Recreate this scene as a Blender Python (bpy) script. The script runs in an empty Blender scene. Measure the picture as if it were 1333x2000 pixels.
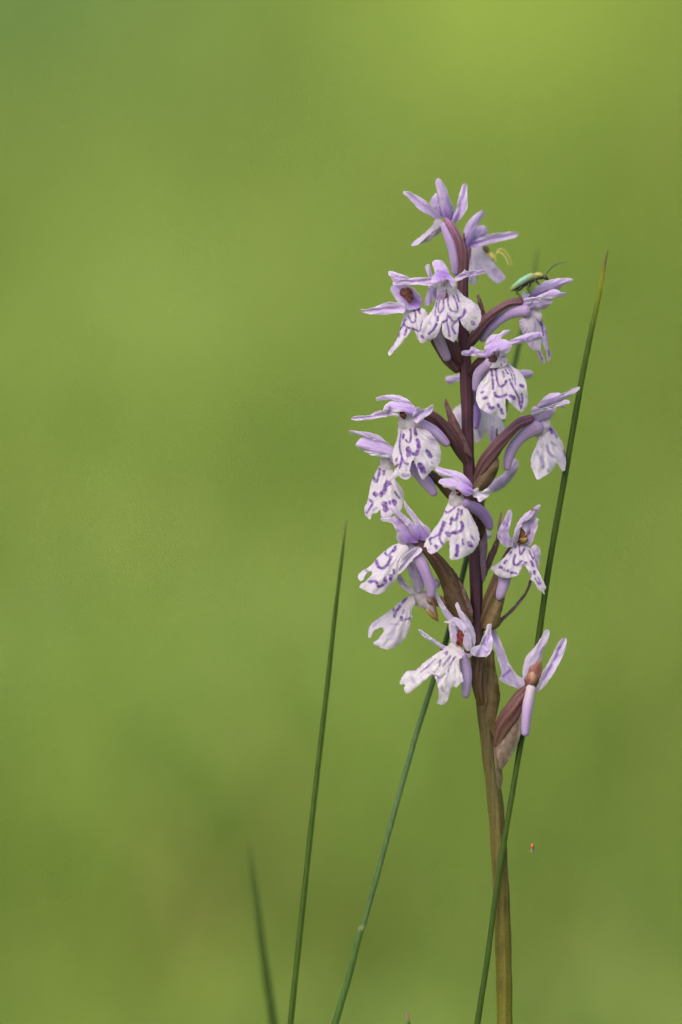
import bpy, math, random
import numpy as np
from mathutils import Vector
from mathutils.geometry import delaunay_2d_cdt

rng = np.random.default_rng(7)
random.seed(7)
scn = bpy.context.scene
col = scn.collection

# ------------------------------------------------------------------ camera
S = 0.075e-3            # metres per photo pixel in the plane of the orchid
D = 1.30                # camera to orchid
PITCH = math.radians(6.0)
ZC = 0.225              # height of the picture centre above the ground
W0, H0 = 1333.0, 2000.0
LOOK = Vector((0, math.cos(PITCH), -math.sin(PITCH)))
UP = Vector((0, math.sin(PITCH), math.cos(PITCH)))
RIGHT = Vector((1, 0, 0))
CAM = Vector((0, 0, ZC)) - LOOK * D
cam = bpy.data.cameras.new('camera')
cam_o = bpy.data.objects.new('camera', cam)
col.objects.link(cam_o)
cam_o.location = CAM
cam_o.rotation_euler = (math.pi / 2 - PITCH, 0, 0)
cam.sensor_fit = 'VERTICAL'
cam.sensor_height = 36.0
cam.lens = 36.0 * D / (H0 * S)
cam.clip_start = 0.05
cam.clip_end = 2000
cam.dof.use_dof = True
cam.dof.focus_distance = D - 55 * S
cam.dof.aperture_fstop = (cam.lens * 1e-3) / 0.034
scn.camera = cam_o

# ------------------------------------------------------------------ light
world = bpy.data.worlds.new('World')
scn.world = world
world.use_nodes = True
wn = world.node_tree
bg = wn.nodes['Background']
sky = wn.nodes.new('ShaderNodeTexSky')
sky.sky_type = 'NISHITA'
sky.sun_disc = False
SUN_EL, SUN_AZ = math.radians(52), math.radians(215)
sky.sun_elevation = SUN_EL
sky.sun_rotation = SUN_AZ
sky.air_density = 1.0
sky.dust_density = 5.0
sky.ozone_density = 1.0
wn.links.new(sky.outputs[0], bg.inputs[0])
bg.inputs[1].default_value = 0.15
sun = bpy.data.lights.new('sun', 'SUN')
sun.energy = 1.0
sun.angle = math.radians(70)
sun.color = (1.0, 0.94, 0.84)
sun_o = bpy.data.objects.new('sun', sun)
col.objects.link(sun_o)
# nishita: rotation 0 = +Y, turning clockwise seen from above
sd = Vector((math.sin(SUN_AZ) * math.cos(SUN_EL), math.cos(SUN_AZ) * math.cos(SUN_EL), math.sin(SUN_EL)))
sun_o.rotation_euler = sd.to_track_quat('Z', 'Y').to_euler()
sun_o.location = sd * 5
scn.view_settings.view_transform = 'Standard'
scn.view_settings.look = 'None'
scn.view_settings.exposure = 0.75
scn.view_settings.gamma = 1.0
scn.view_settings.use_curve_mapping = False
scn.render.engine = 'CYCLES'
scn.cycles.use_denoising = True
scn.cycles.max_bounces = 5
scn.cycles.transparent_max_bounces = 4
scn.cycles.use_adaptive_sampling = False

# ------------------------------------------------------------------ helpers
def lin(r, g, b):
    def f(c):
        c /= 255.0
        return c / 12.92 if c <= 0.04045 else ((c + 0.055) / 1.055) ** 2.4
    return np.array([f(r), f(g), f(b)])

_CX = np.array(CAM); _LK = np.array(LOOK); _UP = np.array(UP)
def P(px, py, d):
    """photo pixel + depth offset (photo pixels, positive = farther) -> world points"""
    px = np.asarray(px, float); py = np.asarray(py, float); d = np.asarray(d, float)
    k = (D + d * S)[..., None]
    dirs = _LK + ((px - W0 / 2) * S / D)[..., None] * np.array([1., 0, 0]) - ((py - H0 / 2) * S / D)[..., None] * _UP
    return _CX + k * dirs

class Crop:
    def __init__(s, x0, y0, x1, scale_w=1333.0):
        s.x0, s.y0, s.k = x0, y0, scale_w / (x1 - x0)
    def pts(s, l):
        a = np.array(l, float)
        a[:, 0] = s.x0 + a[:, 0] / s.k
        a[:, 1] = s.y0 + a[:, 1] / s.k
        return a
R1 = Crop(680, 330, 1040); R2 = Crop(880, 400, 1200); R3 = Crop(660, 740, 1000); R4 = Crop(860, 620, 1160)
R5 = Crop(680, 960, 960); R6 = Crop(900, 960, 1140); R7 = Crop(760, 1160, 1130)
R8 = Crop(900, 1480, 1100, 769.0); PX = Crop(0, 0, 1333)

def crom(pts, n, closed):
    """Catmull-Rom resample: n samples per span"""
    p = np.asarray(pts, float); m = len(p)
    out = []
    t = np.linspace(0, 1, n, endpoint=False)[:, None]
    spans = m if closed else m - 1
    for i in range(spans):
        if closed:
            a, b, c, d = p[(i - 1) % m], p[i], p[(i + 1) % m], p[(i + 2) % m]
        else:
            a, b, c, d = p[max(i - 1, 0)], p[i], p[i + 1], p[min(i + 2, m - 1)]
        out.append(0.5 * ((2 * b) + (-a + c) * t + (2 * a - 5 * b + 4 * c - d) * t ** 2 + (-a + 3 * b - 3 * c + d) * t ** 3))
    if not closed:
        out.append(p[-1:])
    return np.concatenate(out)

def resample(p, step, closed):
    q = np.vstack([p, p[:1]]) if closed else p
    s = np.concatenate([[0], np.cumsum(np.linalg.norm(np.diff(q[:, :2], axis=0), axis=1))])
    n = max(int(s[-1] / step), 6)
    t = np.linspace(0, s[-1], n + (0 if closed else 1), endpoint=not closed)
    return np.stack([np.interp(t, s, q[:, k]) for k in range(q.shape[1])], 1)

def inside(pts, poly):
    x, y = pts[:, 0], pts[:, 1]
    r = np.zeros(len(pts), bool)
    a = poly; b = np.roll(poly, -1, 0)
    for (x1, y1), (x2, y2) in zip(a, b):
        if y1 == y2: continue
        c = ((y1 > y) != (y2 > y)) & (x < (x2 - x1) * (y - y1) / (y2 - y1) + x1)
        r ^= c
    return r

def seg_dist(pts, poly, closed=False):
    a = poly if closed else poly[:-1]
    b = np.roll(poly, -1, 0) if closed else poly[1:]
    best = np.full(len(pts), 1e9)
    for p, q in zip(a, b):
        v = q - p; l = (v * v).sum()
        t = np.clip(((pts - p) @ v) / l, 0, 1) if l > 1e-9 else np.zeros(len(pts))
        best = np.minimum(best, np.hypot(*(pts - p - t[:, None] * v).T))
    return best

def snoise(x, y, seed, scale):
    """cheap smooth noise: a few random sine waves"""
    r = np.random.default_rng(seed)
    o = np.zeros_like(x)
    for k in range(6):
        a = r.uniform(0, 2 * math.pi); f = (0.6 + r.random() * 1.2) / scale
        o += np.sin((x * math.cos(a) + y * math.sin(a)) * f * 2 * math.pi + r.uniform(0, 6.28))
    return o / 3.0

def make(name, verts, faces, mat, colors=None, parent=None, smooth=True):
    me = bpy.data.meshes.new(name)
    me.from_pydata([tuple(v) for v in verts], [], [tuple(int(i) for i in f) for f in faces])
    if colors is not None:
        at = me.color_attributes.new('pigment', 'FLOAT_COLOR', 'POINT')
        c = np.ones((len(verts), 4), np.float32); c[:, :3] = np.clip(colors, 0, 1)
        at.data.foreach_set('color', c.ravel())
    if smooth:
        me.polygons.foreach_set('use_smooth', [True] * len(me.polygons))
    me.materials.append(mat)
    me.update()
    o = bpy.data.objects.new(name, me)
    col.objects.link(o)
    if parent is not None:
        o.parent = parent
        o.matrix_parent_inverse = parent.matrix_world.inverted()
    return o

def place_empty(name, loc, parent=None):
    e = bpy.data.objects.new(name, None)
    e.empty_display_size = 0.005
    col.objects.link(e)
    e.location = tuple(loc)
    if parent is not None:
        e.parent = parent
        e.location = Vector(loc) - parent.matrix_world.translation
    bpy.context.view_layer.update()
    return e

def tag(o, label, cat=None, group=None, kind=None):
    if label: o['label'] = label
    if cat: o['category'] = cat
    if group: o['group'] = group
    if kind: o['kind'] = kind

# ------------------------------------------------------------------ materials
def nmat(name):
    m = bpy.data.materials.new(name); m.use_nodes = True
    return m, m.node_tree.nodes, m.node_tree.links, m.node_tree.nodes['Principled BSDF']

def pigment_mat(name, rough=0.5, spec=0.3, transl=0.25, grain=0.12, gscale=9000, bump=0.25, stretch=None, bdist=4e-5):
    m, n, l, b = nmat(name)
    at = n.new('ShaderNodeAttribute'); at.attribute_name = 'pigment'
    g = n.new('ShaderNodeNewGeometry')
    src = g.outputs['Position']
    if stretch:
        mp = n.new('ShaderNodeMapping'); mp.inputs['Scale'].default_value = stretch
        l.new(src, mp.inputs[0]); src = mp.outputs[0]
    tx = n.new('ShaderNodeTexNoise'); tx.inputs['Scale'].default_value = gscale; tx.inputs['Detail'].default_value = 2
    l.new(src, tx.inputs['Vector'])
    mr = n.new('ShaderNodeMapRange'); mr.inputs[1].default_value = 0.25; mr.inputs[2].default_value = 0.75
    mr.inputs[3].default_value = 1 - grain; mr.inputs[4].default_value = 1 + grain
    l.new(tx.outputs['Fac'], mr.inputs[0])
    mx = n.new('ShaderNodeVectorMath'); mx.operation = 'SCALE'
    l.new(at.outputs['Color'], mx.inputs[0]); l.new(mr.outputs[0], mx.inputs['Scale'])
    l.new(mx.outputs[0], b.inputs['Base Color'])
    b.inputs['Roughness'].default_value = rough
    b.inputs['Specular IOR Level'].default_value = spec
    bp = n.new('ShaderNodeBump'); bp.inputs['Strength'].default_value = bump; bp.inputs['Distance'].default_value = bdist
    l.new(tx.outputs['Fac'], bp.inputs['Height']); l.new(bp.outputs[0], b.inputs['Normal'])
    if transl > 0:
        t = n.new('ShaderNodeBsdfTranslucent'); l.new(mx.outputs[0], t.inputs[0])
        ms = n.new('ShaderNodeMixShader'); ms.inputs[0].default_value = transl
        l.new(b.outputs[0], ms.inputs[1]); l.new(t.outputs[0], ms.inputs[2])
        l.new(ms.outputs[0], n['Material Output'].inputs[0])
    return m

M_PETAL = pigment_mat('petal_tissue', 0.42, 0.35, 0.40, 0.10, 5200, 0.18)
M_FLESH = pigment_mat('stem_tissue', 0.55, 0.25, 0.0, 0.24, 3600, 0.3)
M_BLADE = pigment_mat('grass_blade', 0.55, 0.2, 0.0, 0.3, 2500, 0.3, (1, 1, 0.06))
M_MEADOW = pigment_mat('meadow_blade', 0.7, 0.1, 0.5, 0.05, 400, 0.0)
M_SHELL = pigment_mat('beetle_shell', 0.5, 0.35, 0.0, 0.22, 9000, 0.5)
M_SHELL.node_tree.nodes['Principled BSDF'].inputs['Metallic'].default_value = 0.1
M_CHITIN = pigment_mat('chitin', 0.35, 0.5, 0.0, 0.12, 9000, 0.3)
M_SPIDER = pigment_mat('spider_skin', 0.5, 0.3, 0.2, 0.1, 6000, 0.2)

M_SOIL = pigment_mat('mossy_turf', 0.9, 0.1, 0.0, 0.16, 90, 0.2, None, 0.004)

# ------------------------------------------------------------------ ground and meadow
def mix(a, b, t):
    t = np.asarray(t)[..., None]
    return a * (1 - t) + b * t

def on_meadow(px, py, z=0.03):
    """where the line of sight through a photo pixel meets the grass"""
    p = P(px, py, 0.0); v = p - _CX
    t = (z - _CX[2]) / v[2]
    return _CX + v * t
PATCHES = []
for (px_, py_, r_, c_, w_) in [(40, 80, 230, (122, 156, 102), 1.), (330, 130, 140, (138, 165, 74), .9), (1010, 110, 290, (188, 206, 98), 1.), (1230, 440, 170, (124, 146, 58), .9), (600, 270, 150, (147, 169, 88), .8),
                               (60, 600, 150, (152, 172, 76), .8), (120, 450, 150, (156, 176, 86), .8), (330, 680, 220, (184, 206, 116), 1.), (40, 900, 150, (144, 162, 78), .9), (1250, 900, 200, (127, 145, 70), .9), (640, 620, 140, (144, 166, 80), .7),
                               (120, 1320, 170, (158, 186, 106), 1.), (250, 1750, 230, (120, 137, 50), 1.), (560, 1750, 180, (114, 134, 62), .9), (700, 1300, 140, (142, 165, 78), .8),
                               (1230, 1950, 200, (112, 133, 68), .9), (1200, 1500, 200, (124, 145, 74), .9), (850, 1800, 180, (124, 145, 68), .8), (60, 1900, 150, (128, 148, 68), .8), (430, 1180, 230, (112, 144, 36), 1.)]:
    q = on_meadow(px_, py_)
    v_ = q - _CX; l_ = np.linalg.norm(v_)
    PATCHES.append((q[0], q[1], r_ * S * l_ / D, r_ * S * l_ / D * min(l_ / -v_[2], 14.0), lin(*c_), w_))

def turf_colour(x, y, seed_jitter=0.0):
    """what grows where: two mixed grasses and stands of other plants"""
    f = snoise(x, y * 0.3, 11, 0.4) + 0.6 * snoise(x, y * 0.3, 12, 0.15)
    t = np.clip(f * 0.35 + 0.5 + rng.normal(0, 0.12, x.shape), 0, 1)
    c = mix(np.repeat(lin(130, 150, 66)[None], len(x), 0), lin(146, 167, 80), t)
    for (qx, qy, rx, ry, c_, w_) in PATCHES:      # x, y in metres, spread, leaf colour
        k_ = np.exp(-(((x - qx) / rx) ** 2 + ((y - qy) / ry) ** 2)) * w_
        c = mix(c, c_, np.clip(k_, 0, 1))
    return c

def ground_h(x, y):
    return 0.012 * np.sin(x * 1.7 + 0.4) * np.cos(y * 1.3) * np.clip((np.hypot(x, y) - 0.3) / 2, 0, 1)
gx = np.concatenate([[-600, -200, -60, -25], np.arange(-12, -2.6, 0.5), np.arange(-2.5, 2.51, 0.07), np.arange(3, 12.1, 0.5), [25, 60, 200, 600]])
gy = np.concatenate([[-600, -200, -60, -20], np.arange(-6, -0.1, 0.5), np.arange(0, 10.6, 0.12), np.arange(11, 30.1, 0.5), [45, 80, 200, 600]])
GX, GY = np.meshgrid(gx, gy)
gv = np.stack([GX, GY, ground_h(GX, GY)], -1).reshape(-1, 3)
nx = len(gx)
gf = [(j * nx + i, j * nx + i + 1, (j + 1) * nx + i + 1, (j + 1) * nx + i) for j in range(len(gy) - 1) for i in range(nx - 1)]
ground = make('ground', gv, gf, M_SOIL, turf_colour(gv[:, 0], gv[:, 1]) * 0.68)
tag(ground, None, kind='structure')

def meadow(n_blades):
    """one mass of meadow grass: clumps of differing colour and height, rising away from the orchid"""
    ncl = n_blades // 45
    cy = 0.25 + (rng.random(ncl) ** 1.2) * 10.0
    half = 0.9 + 0.2 * cy
    cx = rng.uniform(-1, 1, ncl) * half
    back = rng.random(ncl) < 0.05
    cy[back] = rng.uniform(-0.5, 0.25, back.sum()); cx[back] = rng.uniform(-1, 1, back.sum())
    ccol = turf_colour(cx, cy) * rng.uniform(0.92, 1.08, ncl)[:, None]
    ch = np.interp(cy, [-0.6, 0.5, 0.9, 1.8, 4, 15], [0.05, 0.05, 0.06, 0.09, 0.12, 0.15]) * rng.uniform(0.65, 1.25, ncl)
    k = np.repeat(np.arange(ncl), 45)
    n = len(k)
    sp = np.interp(cy[k], [0, 4, 15], [0.05, 0.07, 0.14])
    bx = cx[k] + rng.normal(0, 1, n) * sp
    by = cy[k] + rng.normal(0, 1, n) * sp
    keep = np.hypot(bx, by) > 0.05
    bx, by, k = bx[keep], by[keep], k[keep]; n = len(k)
    h = ch[k] * rng.uniform(0.5, 1.2, n)
    w = np.interp(cy[k], [0, 3, 15], [0.0016, 0.0032, 0.0075]) * rng.uniform(0.7, 1.3, n)
    ang = rng.uniform(0, 2 * math.pi, n); lean = h * rng.uniform(0.2, 1.0, n); la = rng.uniform(0, 2 * math.pi, n)
    ux, uy = np.cos(ang), np.sin(ang); lx, ly = np.cos(la) * lean, np.sin(la) * lean
    z0 = ground_h(bx, by) - 0.003
    V = np.zeros((n, 7, 3))
    for j, t in enumerate((0, 0.4, 0.75)):
        ww = w * (1, 0.9, 0.55)[j]
        ox, oy = bx + lx * t * t, by + ly * t * t
        z = z0 + h * (t - 0.18 * t * t * (lean / np.maximum(h, 1e-4)))
        V[:, 2 * j] = np.stack([ox - ux * ww, oy - uy * ww, z], -1)
        V[:, 2 * j + 1] = np.stack([ox + ux * ww, oy + uy * ww, z], -1)
    V[:, 6] = np.stack([bx + lx, by + ly, z0 + h * (1 - 0.18 * lean / np.maximum(h, 1e-4))], -1)
    C = ccol[k] * rng.uniform(0.9, 1.1, n)[:, None]
    dry = rng.random(n) < 0.06
    C[dry] = lin(170, 168, 100)
    base = np.arange(n)[:, None] * 7
    q1 = base + np.array([0, 1, 3, 2]); q2 = base + np.array([2, 3, 5, 4]); t3 = base + np.array([4, 5, 6])
    me = bpy.data.meshes.new('meadow_grass')
    nv = n * 7
    me.vertices.add(nv); me.vertices.foreach_set('co', V.reshape(-1).astype(np.float32))
    loops = np.concatenate([q1.reshape(-1), q2.reshape(-1), t3.reshape(-1)]).astype(np.int32)
    starts = np.concatenate([np.arange(2 * n) * 4, 8 * n + np.arange(n) * 3]).astype(np.int32)
    totals = np.concatenate([np.full(2 * n, 4), np.full(n, 3)]).astype(np.int32)
    me.loops.add(len(loops)); me.loops.foreach_set('vertex_index', loops)
    me.polygons.add(3 * n); me.polygons.foreach_set('loop_start', starts); me.polygons.foreach_set('loop_total', totals)
    me.update(calc_edges=True)
    at = me.color_attributes.new('pigment', 'FLOAT_COLOR', 'POINT')
    c4 = np.ones((nv, 4), np.float32); c4[:, :3] = np.repeat(C, 7, 0)
    at.data.foreach_set('color', c4.ravel())
    me.materials.append(M_MEADOW)
    o = bpy.data.objects.new('meadow_grass', me); col.objects.link(o)
    tag(o, 'blurred green meadow grass covering the ground behind the orchid', 'grass', kind='stuff')
    return o
meadow(64000)

# ------------------------------------------------------------------ shape builders for plant parts
def tube(name, C, pts, d, mat, cols, parent, sides=14, ridges=0, twist=0.0, flat=1.0, ridge_amp=0.06, seed=0, step=3.0, streak=0.0, blunt=True, gain=1.0, ystops=None):
    """pts: (x, y, radius) in crop pixels; d: depth per point in photo pixels; cols: colours along the length"""
    a = C.pts([(p[0], p[1]) for p in pts]); r = np.array([p[2] for p in pts]) / C.k
    d = np.full(len(a), d, float) if np.isscalar(d) else np.array(d, float)
    s = np.column_stack([a, d, r])
    s = resample(crom(s, 10, False), step, False)
    n = len(s)
    pos = P(s[:, 0], s[:, 1], s[:, 2]); rad = np.maximum(s[:, 3], 0.15) * S
    tan = np.gradient(pos, axis=0); tan /= np.linalg.norm(tan, axis=1)[:, None]
    side = np.cross(tan, -_LK); side /= np.maximum(np.linalg.norm(side, axis=1), 1e-9)[:, None]
    nor = np.cross(side, tan)
    # rounded ends
    if blunt:
        rings = [(0, -0.6, 0.45), (0, -0.3, 0.8)] + [(i, 0, 1) for i in range(n)] + [(n - 1, 0.3, 0.8), (n - 1, 0.6, 0.45)]
    else:
        rings = [(i, 0, 1) for i in range(n)]
    th = np.linspace(0, 2 * math.pi, sides, endpoint=False)
    cc = np.array(cols, float)
    V = []; K = []
    tt = np.linspace(0, 1, n)
    cl = np.stack([np.interp(tt, np.linspace(0, 1, len(cc)), cc[:, k]) for k in range(3)], 1) if len(cc) > 1 else np.repeat(cc, n, 0)
    if ystops is not None:
        cl = np.stack([np.interp(s[:, 1], ystops, cc[:, k]) for k in range(3)], 1)
    cl = cl * gain
    r0 = np.random.default_rng(seed + 5)
    stripe = r0.uniform(-1, 1, sides)
    for (i, off, f) in rings:
        ph = twist * i / max(n - 1, 1)
        rr = rad[i] * f * (1 + (ridge_amp * np.cos(ridges * (th + ph)) if ridges else 0))
        wob = 1 + 0.03 * math.sin(i * 0.35 + seed)
        p = pos[i] + tan[i] * off * rad[i] + (np.cos(th) * rr * wob)[:, None] * side[i] + (np.sin(th) * rr * flat)[:, None] * nor[i]
        V.append(p)
        c = np.repeat(cl[i:i + 1], sides, 0) * (1 + streak * stripe)[:, None]
        if ridges: c = c * (1 + 0.18 * np.cos(ridges * (th + ph)))[:, None]
        K.append(c)
    m = len(rings)
    V.append(np.array([pos[0] - tan[0] * rad[0] * (0.72 if blunt else 0)])); V.append(np.array([pos[-1] + tan[-1] * rad[-1] * (0.72 if blunt else 0)]))
    K.append(cl[:1]); K.append(cl[-1:])
    F = []
    for j in range(m - 1):
        for i in range(sides):
            i2 = (i + 1) % sides
            F.append((j * sides + i, j * sides + i2, (j + 1) * sides + i2, (j + 1) * sides + i))
    c0 = m * sides
    for i in range(sides):
        i2 = (i + 1) % sides
        F.append((c0, i2, i)); F.append((c0 + 1, (m - 1) * sides + i, (m - 1) * sides + i2))
    return make(name, np.concatenate(V), F, mat, np.concatenate(K), parent)

LILAC = lin(200, 172, 224); LILAC_D = lin(144, 92, 198); PALE = lin(216, 206, 228); WHITE = lin(214, 209, 214)
MARK = lin(82, 14, 138); CREAM = lin(220, 210, 218); SPURC = lin(190, 162, 210)
SEEDN = [0]

def sheet(name, C, outline, d, parent, kind='sepal', gx=0.0, gy=0.0, ku=8.0, kv=4.0, curl=2.0, ruffle=0.9, strokes=(), root=None,
          thick=1.2, h=2.3, soft=0.0, tint=None, mat=None, base=None, rim=0.5):
    """a petal traced as an outline, domed and curled in depth. gx, gy: depth slope across the picture; ku, kv: how far the
    side edges and the ends bend back (photo pixels); strokes: pigment marks"""
    SEEDN[0] += 1; sd_ = SEEDN[0]
    o = C.pts(outline)
    o = resample(crom(o, 8, True), h, True)
    o += np.stack([snoise(o[:, 0], o[:, 1], sd_ + 900, 14), snoise(o[:, 0], o[:, 1], sd_ + 950, 14)], 1) * (0.45 if kind != 'lip' else 0.35)
    if kind == 'lip':
        o += np.stack([snoise(o[:, 0], o[:, 1], sd_ + 960, 7), snoise(o[:, 0], o[:, 1], sd_ + 970, 7)], 1) * 0.6
    lo, hi = o.min(0), o.max(0)
    xs = np.arange(lo[0], hi[0] + h, h); ys = np.arange(lo[1], hi[1] + h, h * 0.866)
    q = np.array([(x + (0.5 * h if j % 2 else 0), y) for j, y in enumerate(ys) for x in xs])
    q = q[inside(q, o)]
    if len(q): q = q[seg_dist(q, o, True) > 0.55 * h]
    allp = np.vstack([o, q]) if len(q) else o
    nb = len(o)
    vs, es, fs, _, _, _ = delaunay_2d_cdt([Vector(p) for p in allp], [], [list(range(nb))], 1, 1e-5)
    v = np.array([(p.x, p.y) for p in vs])
    c = v.mean(0); x = v - c
    ev, evec = np.linalg.eigh(np.cov(x.T))
    maj, mnr = evec[:, 1], evec[:, 0]
    a = x @ maj; b = x @ mnr
    A = max(np.abs(a).max(), 1e-3); B = max(np.abs(b).max(), 1e-3)
    e = seg_dist(v, o, True)
    arc = np.arctan2(b / B, a / A)
    dep = d + gx * x[:, 0] + gy * x[:, 1] + ku * (b / B) ** 2 + kv * (a / A) ** 2
    dep = dep + curl * np.exp(-e / 6.0) * (0.6 + 0.8 * np.sin(arc * 5 + sd_)) + ruffle * snoise(v[:, 0], v[:, 1], sd_, 55)
    # fine ribs along the veins
    if kind == 'sepal':
        dep = dep + 0.8 * np.cos(b / B * 7.5 + 0.6 * snoise(v[:, 0], v[:, 1], sd_ + 40, 40)) - 0.4 * ku * np.exp(-(b / B / 0.28) ** 2) * 0.25
    elif kind in ('lip', 'bract') and root is not None:
        r0_ = C.pts([root])[0]
        dep = dep + 0.95 * np.cos(np.arctan2(v[:, 0] - r0_[0], v[:, 1] - r0_[1]) * 26 + snoise(v[:, 0], v[:, 1], sd_ + 41, 30)) * np.clip(np.hypot(*(v - r0_).T) / 40, 0, 1)
    # colours
    nz = snoise(v[:, 0], v[:, 1], sd_ + 300, 22)
    fin = snoise(v[:, 0], v[:, 1], sd_ + 600, 6)
    rt = C.pts([root])[0] if root is not None else c
    dr = np.hypot(*(v - rt).T)
    if kind == 'sepal':
        k = base if base is not None else LILAC
        pc = mix(np.repeat(k[None], len(v), 0), PALE, np.clip(0.30 + 0.32 * nz, 0, 1))
        vein = np.exp(-((np.abs((b / B) * 2.2 % 1.0 - 0.5)) / 0.16) ** 2)
        pc = mix(pc, LILAC_D, np.clip(0.34 * vein * np.clip(0.8 + 0.5 * nz, 0, 1), 0, 1))
        pc = mix(pc, LILAC_D, 0.26 * np.exp(-((b / B - 0.1 * nz) / 0.3) ** 2) * np.clip(0.7 + 0.5 * nz, 0, 1))
        pc = mix(pc, WHITE, min(rim + 0.2, 1) * np.exp(-e / 2.4))
        if root is not None:
            pc = mix(pc, LILAC_D, 0.75 * np.exp(-(dr / 18) ** 2))
    elif kind == 'lip':
        k = base if base is not None else WHITE
        pc = mix(np.repeat(k[None], len(v), 0), PALE, np.clip(0.35 + 0.5 * nz, 0, 0.9))
        pc = pc * (1 + 0.05 * fin + 0.05 * snoise(v[:, 0], v[:, 1], sd_ + 610, 4.5))[:, None]
        pc = mix(pc, LILAC, 0.30 * np.exp(-e / 5.0) * np.clip(0.6 + nz, 0, 1))
        if root is not None:
            rib = np.cos(np.arctan2(v[:, 0] - rt[0], v[:, 1] - rt[1]) * 34 + 1.5 * nz)
            pc = mix(pc, LILAC, np.clip(0.16 * rib, 0, 1))
            pc = mix(pc, CREAM, 0.7 * np.exp(-(dr / 26) ** 2))
    else:
        k = base if base is not None else CREAM
        pc = np.repeat(k[None], len(v), 0) * (1 + 0.16 * nz + 0.06 * fin)[:, None]
        vein = np.exp(-((np.abs((b / B) * 2.4 % 1.0 - 0.5)) / 0.14) ** 2)
        pc = pc * (1 - 0.16 * vein[:, None]) if kind == 'bract' else pc
        if kind == 'throat' and k.min() > 0.35: pc = mix(pc, PALE, 0.45 + 0 * nz) * 0.88
    for st in strokes:
        pts, wd = st[0], st[1]
        mc = st[2] if len(st) > 2 else MARK
        op = st[3] if len(st) > 3 else 0.95
        pl = C.pts(pts)
        if len(pl) > 2: pl = crom(pl, 5, False)
        ds = seg_dist(v, pl) + 0.28 * snoise(v[:, 0], v[:, 1], sd_ + 77, 9)
        hw = wd / C.k / 2 * (1.06 + 0.2 * snoise(v[:, 0], v[:, 1], sd_ + 88, 15))
        f = 1.45 + soft
        mk = np.clip((hw - ds) / f + 0.5, 0, 1)
        brk = np.clip(0.9 + 0.22 * snoise(v[:, 0], v[:, 1], sd_ + 55, 13), 0.55, 1)
        if len(st) < 3: mc = mix(np.repeat(MARK[None], len(v), 0), lin(128, 58, 176), np.clip(0.25 + 0.5 * snoise(v[:, 0], v[:, 1], sd_ + 56, 17), 0, .8))
        pc = mix(pc, mc, mk * op * brk)
    if tint is not None: pc = pc * tint
    if base is not None and kind == 'lip': pc = pc * 0.86
    if kind in ('sepal', 'lip'): pc = pc * (0.92 if kind == 'sepal' else 0.84)
    pos = P(v[:, 0], v[:, 1], dep)
    F = [tuple(f) for f in fs]
    # outward = towards the camera
    ob = make(name, pos, F, mat or M_PETAL, pc, parent)
    ob.data.update()
    if len(F):
        nr = np.mean([f.normal.dot(LOOK) for f in ob.data.polygons])
        if nr > 0: ob.data.flip_normals()
    so = ob.modifiers.new('thickness', 'SOLIDIFY')
    so.thickness = thick * S; so.offset = -1.0
    es_ = ob.modifiers.new('crisp_margin', 'EDGE_SPLIT'); es_.split_angle = math.radians(38)
    return ob

# ------------------------------------------------------------------ the orchid
base_x = P(985, 2000, 0)
orchid = place_empty('orchid', (base_x[0], base_x[1], 0.0))
tag(orchid, 'pale lilac spotted orchid spike with purple-brown stem and white lips marked violet', 'orchid')

STEM_T = lin(92, 54, 68); STEM_M = lin(78, 46, 62); STEM_B = lin(86, 72, 42); STEM_C = lin(98, 90, 44); STEM_D = lin(116, 114, 26)
stem_px = [(903, 500, 7), (906, 530, 9.5), (904, 570, 10.5), (905, 640, 11), (910, 720, 12), (913, 790, 12), (914, 850, 11), (917, 920, 11.5), (926, 1000, 13.5),
           (929, 1080, 13), (931, 1160, 12.5), (932, 1230, 13), (938, 1310, 14), (947, 1390, 15), (955, 1460, 15), (962, 1520, 15), (970, 1590, 15.5),
           (976, 1680, 15.5), (981, 1780, 15.5), (984, 1880, 15.5), (986, 2000, 15), (987, 2300, 16), (984, 2800, 19), (980, 3500, 24), (979, 4060, 30)]
sy = [p[1] for p in stem_px]
stem = tube('stem', PX, stem_px, 0, M_FLESH, [STEM_T], orchid, sides=40, ridges=8, ridge_amp=0.05, twist=1.6, step=5.0, seed=2)
# colour by height: purple above, olive below
me = stem.data
co = np.zeros(len(me.vertices) * 3); me.vertices.foreach_get('co', co); co = co.reshape(-1, 3) + np.array(orchid.location)
zz = co[:, 2]
zk = [P(950, y, 0)[2] for y in (4060, 2000, 1750, 1550, 1380, 1200, 900, 500)]
ck = np.array([lin(110, 120, 50), STEM_D, lin(108, 98, 38), STEM_C, STEM_B, STEM_M, lin(84, 46, 64), STEM_T])
cc = np.stack([np.interp(zz, zk, ck[:, k]) for k in range(3)], 1)
ang = np.arctan2(co[:, 1], co[:, 0] - np.interp(zz, sorted(zk), [0.024] * len(zk)))
st = snoise(co[:, 0] * 2.2e4, zz * 300, 31, 9)
blot = np.clip(snoise(co[:, 0] * 1e4, zz * 1e4 * 0.35, 33, 30) - 0.25, 0, 1)
cc = cc * 0.6 * (1 + 0.2 * st - 0.3 * blot)[:, None]
c4 = np.ones((len(cc), 4), np.float32); c4[:, :3] = np.clip(cc, 0, 1)
me.color_attributes['pigment'].data.foreach_set('color', c4.ravel())

OV_A = lin(112, 74, 88); OV_B = lin(92, 58, 66); OV_C = lin(88, 66, 50)
BR_P = lin(100, 70, 70); BR_B = lin(98, 78, 58); BR_G = lin(104, 92, 66)
DARKRED = lin(112, 40, 48); BROWNRED = lin(110, 66, 60); OLIVE = lin(112, 96, 52)

def flower(C, at, d, label=None):
    p = C.pts([at])[0]
    f = place_empty('flower', P(p[0], p[1], d), orchid)
    if label: f['label'] = label
    return f

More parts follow.
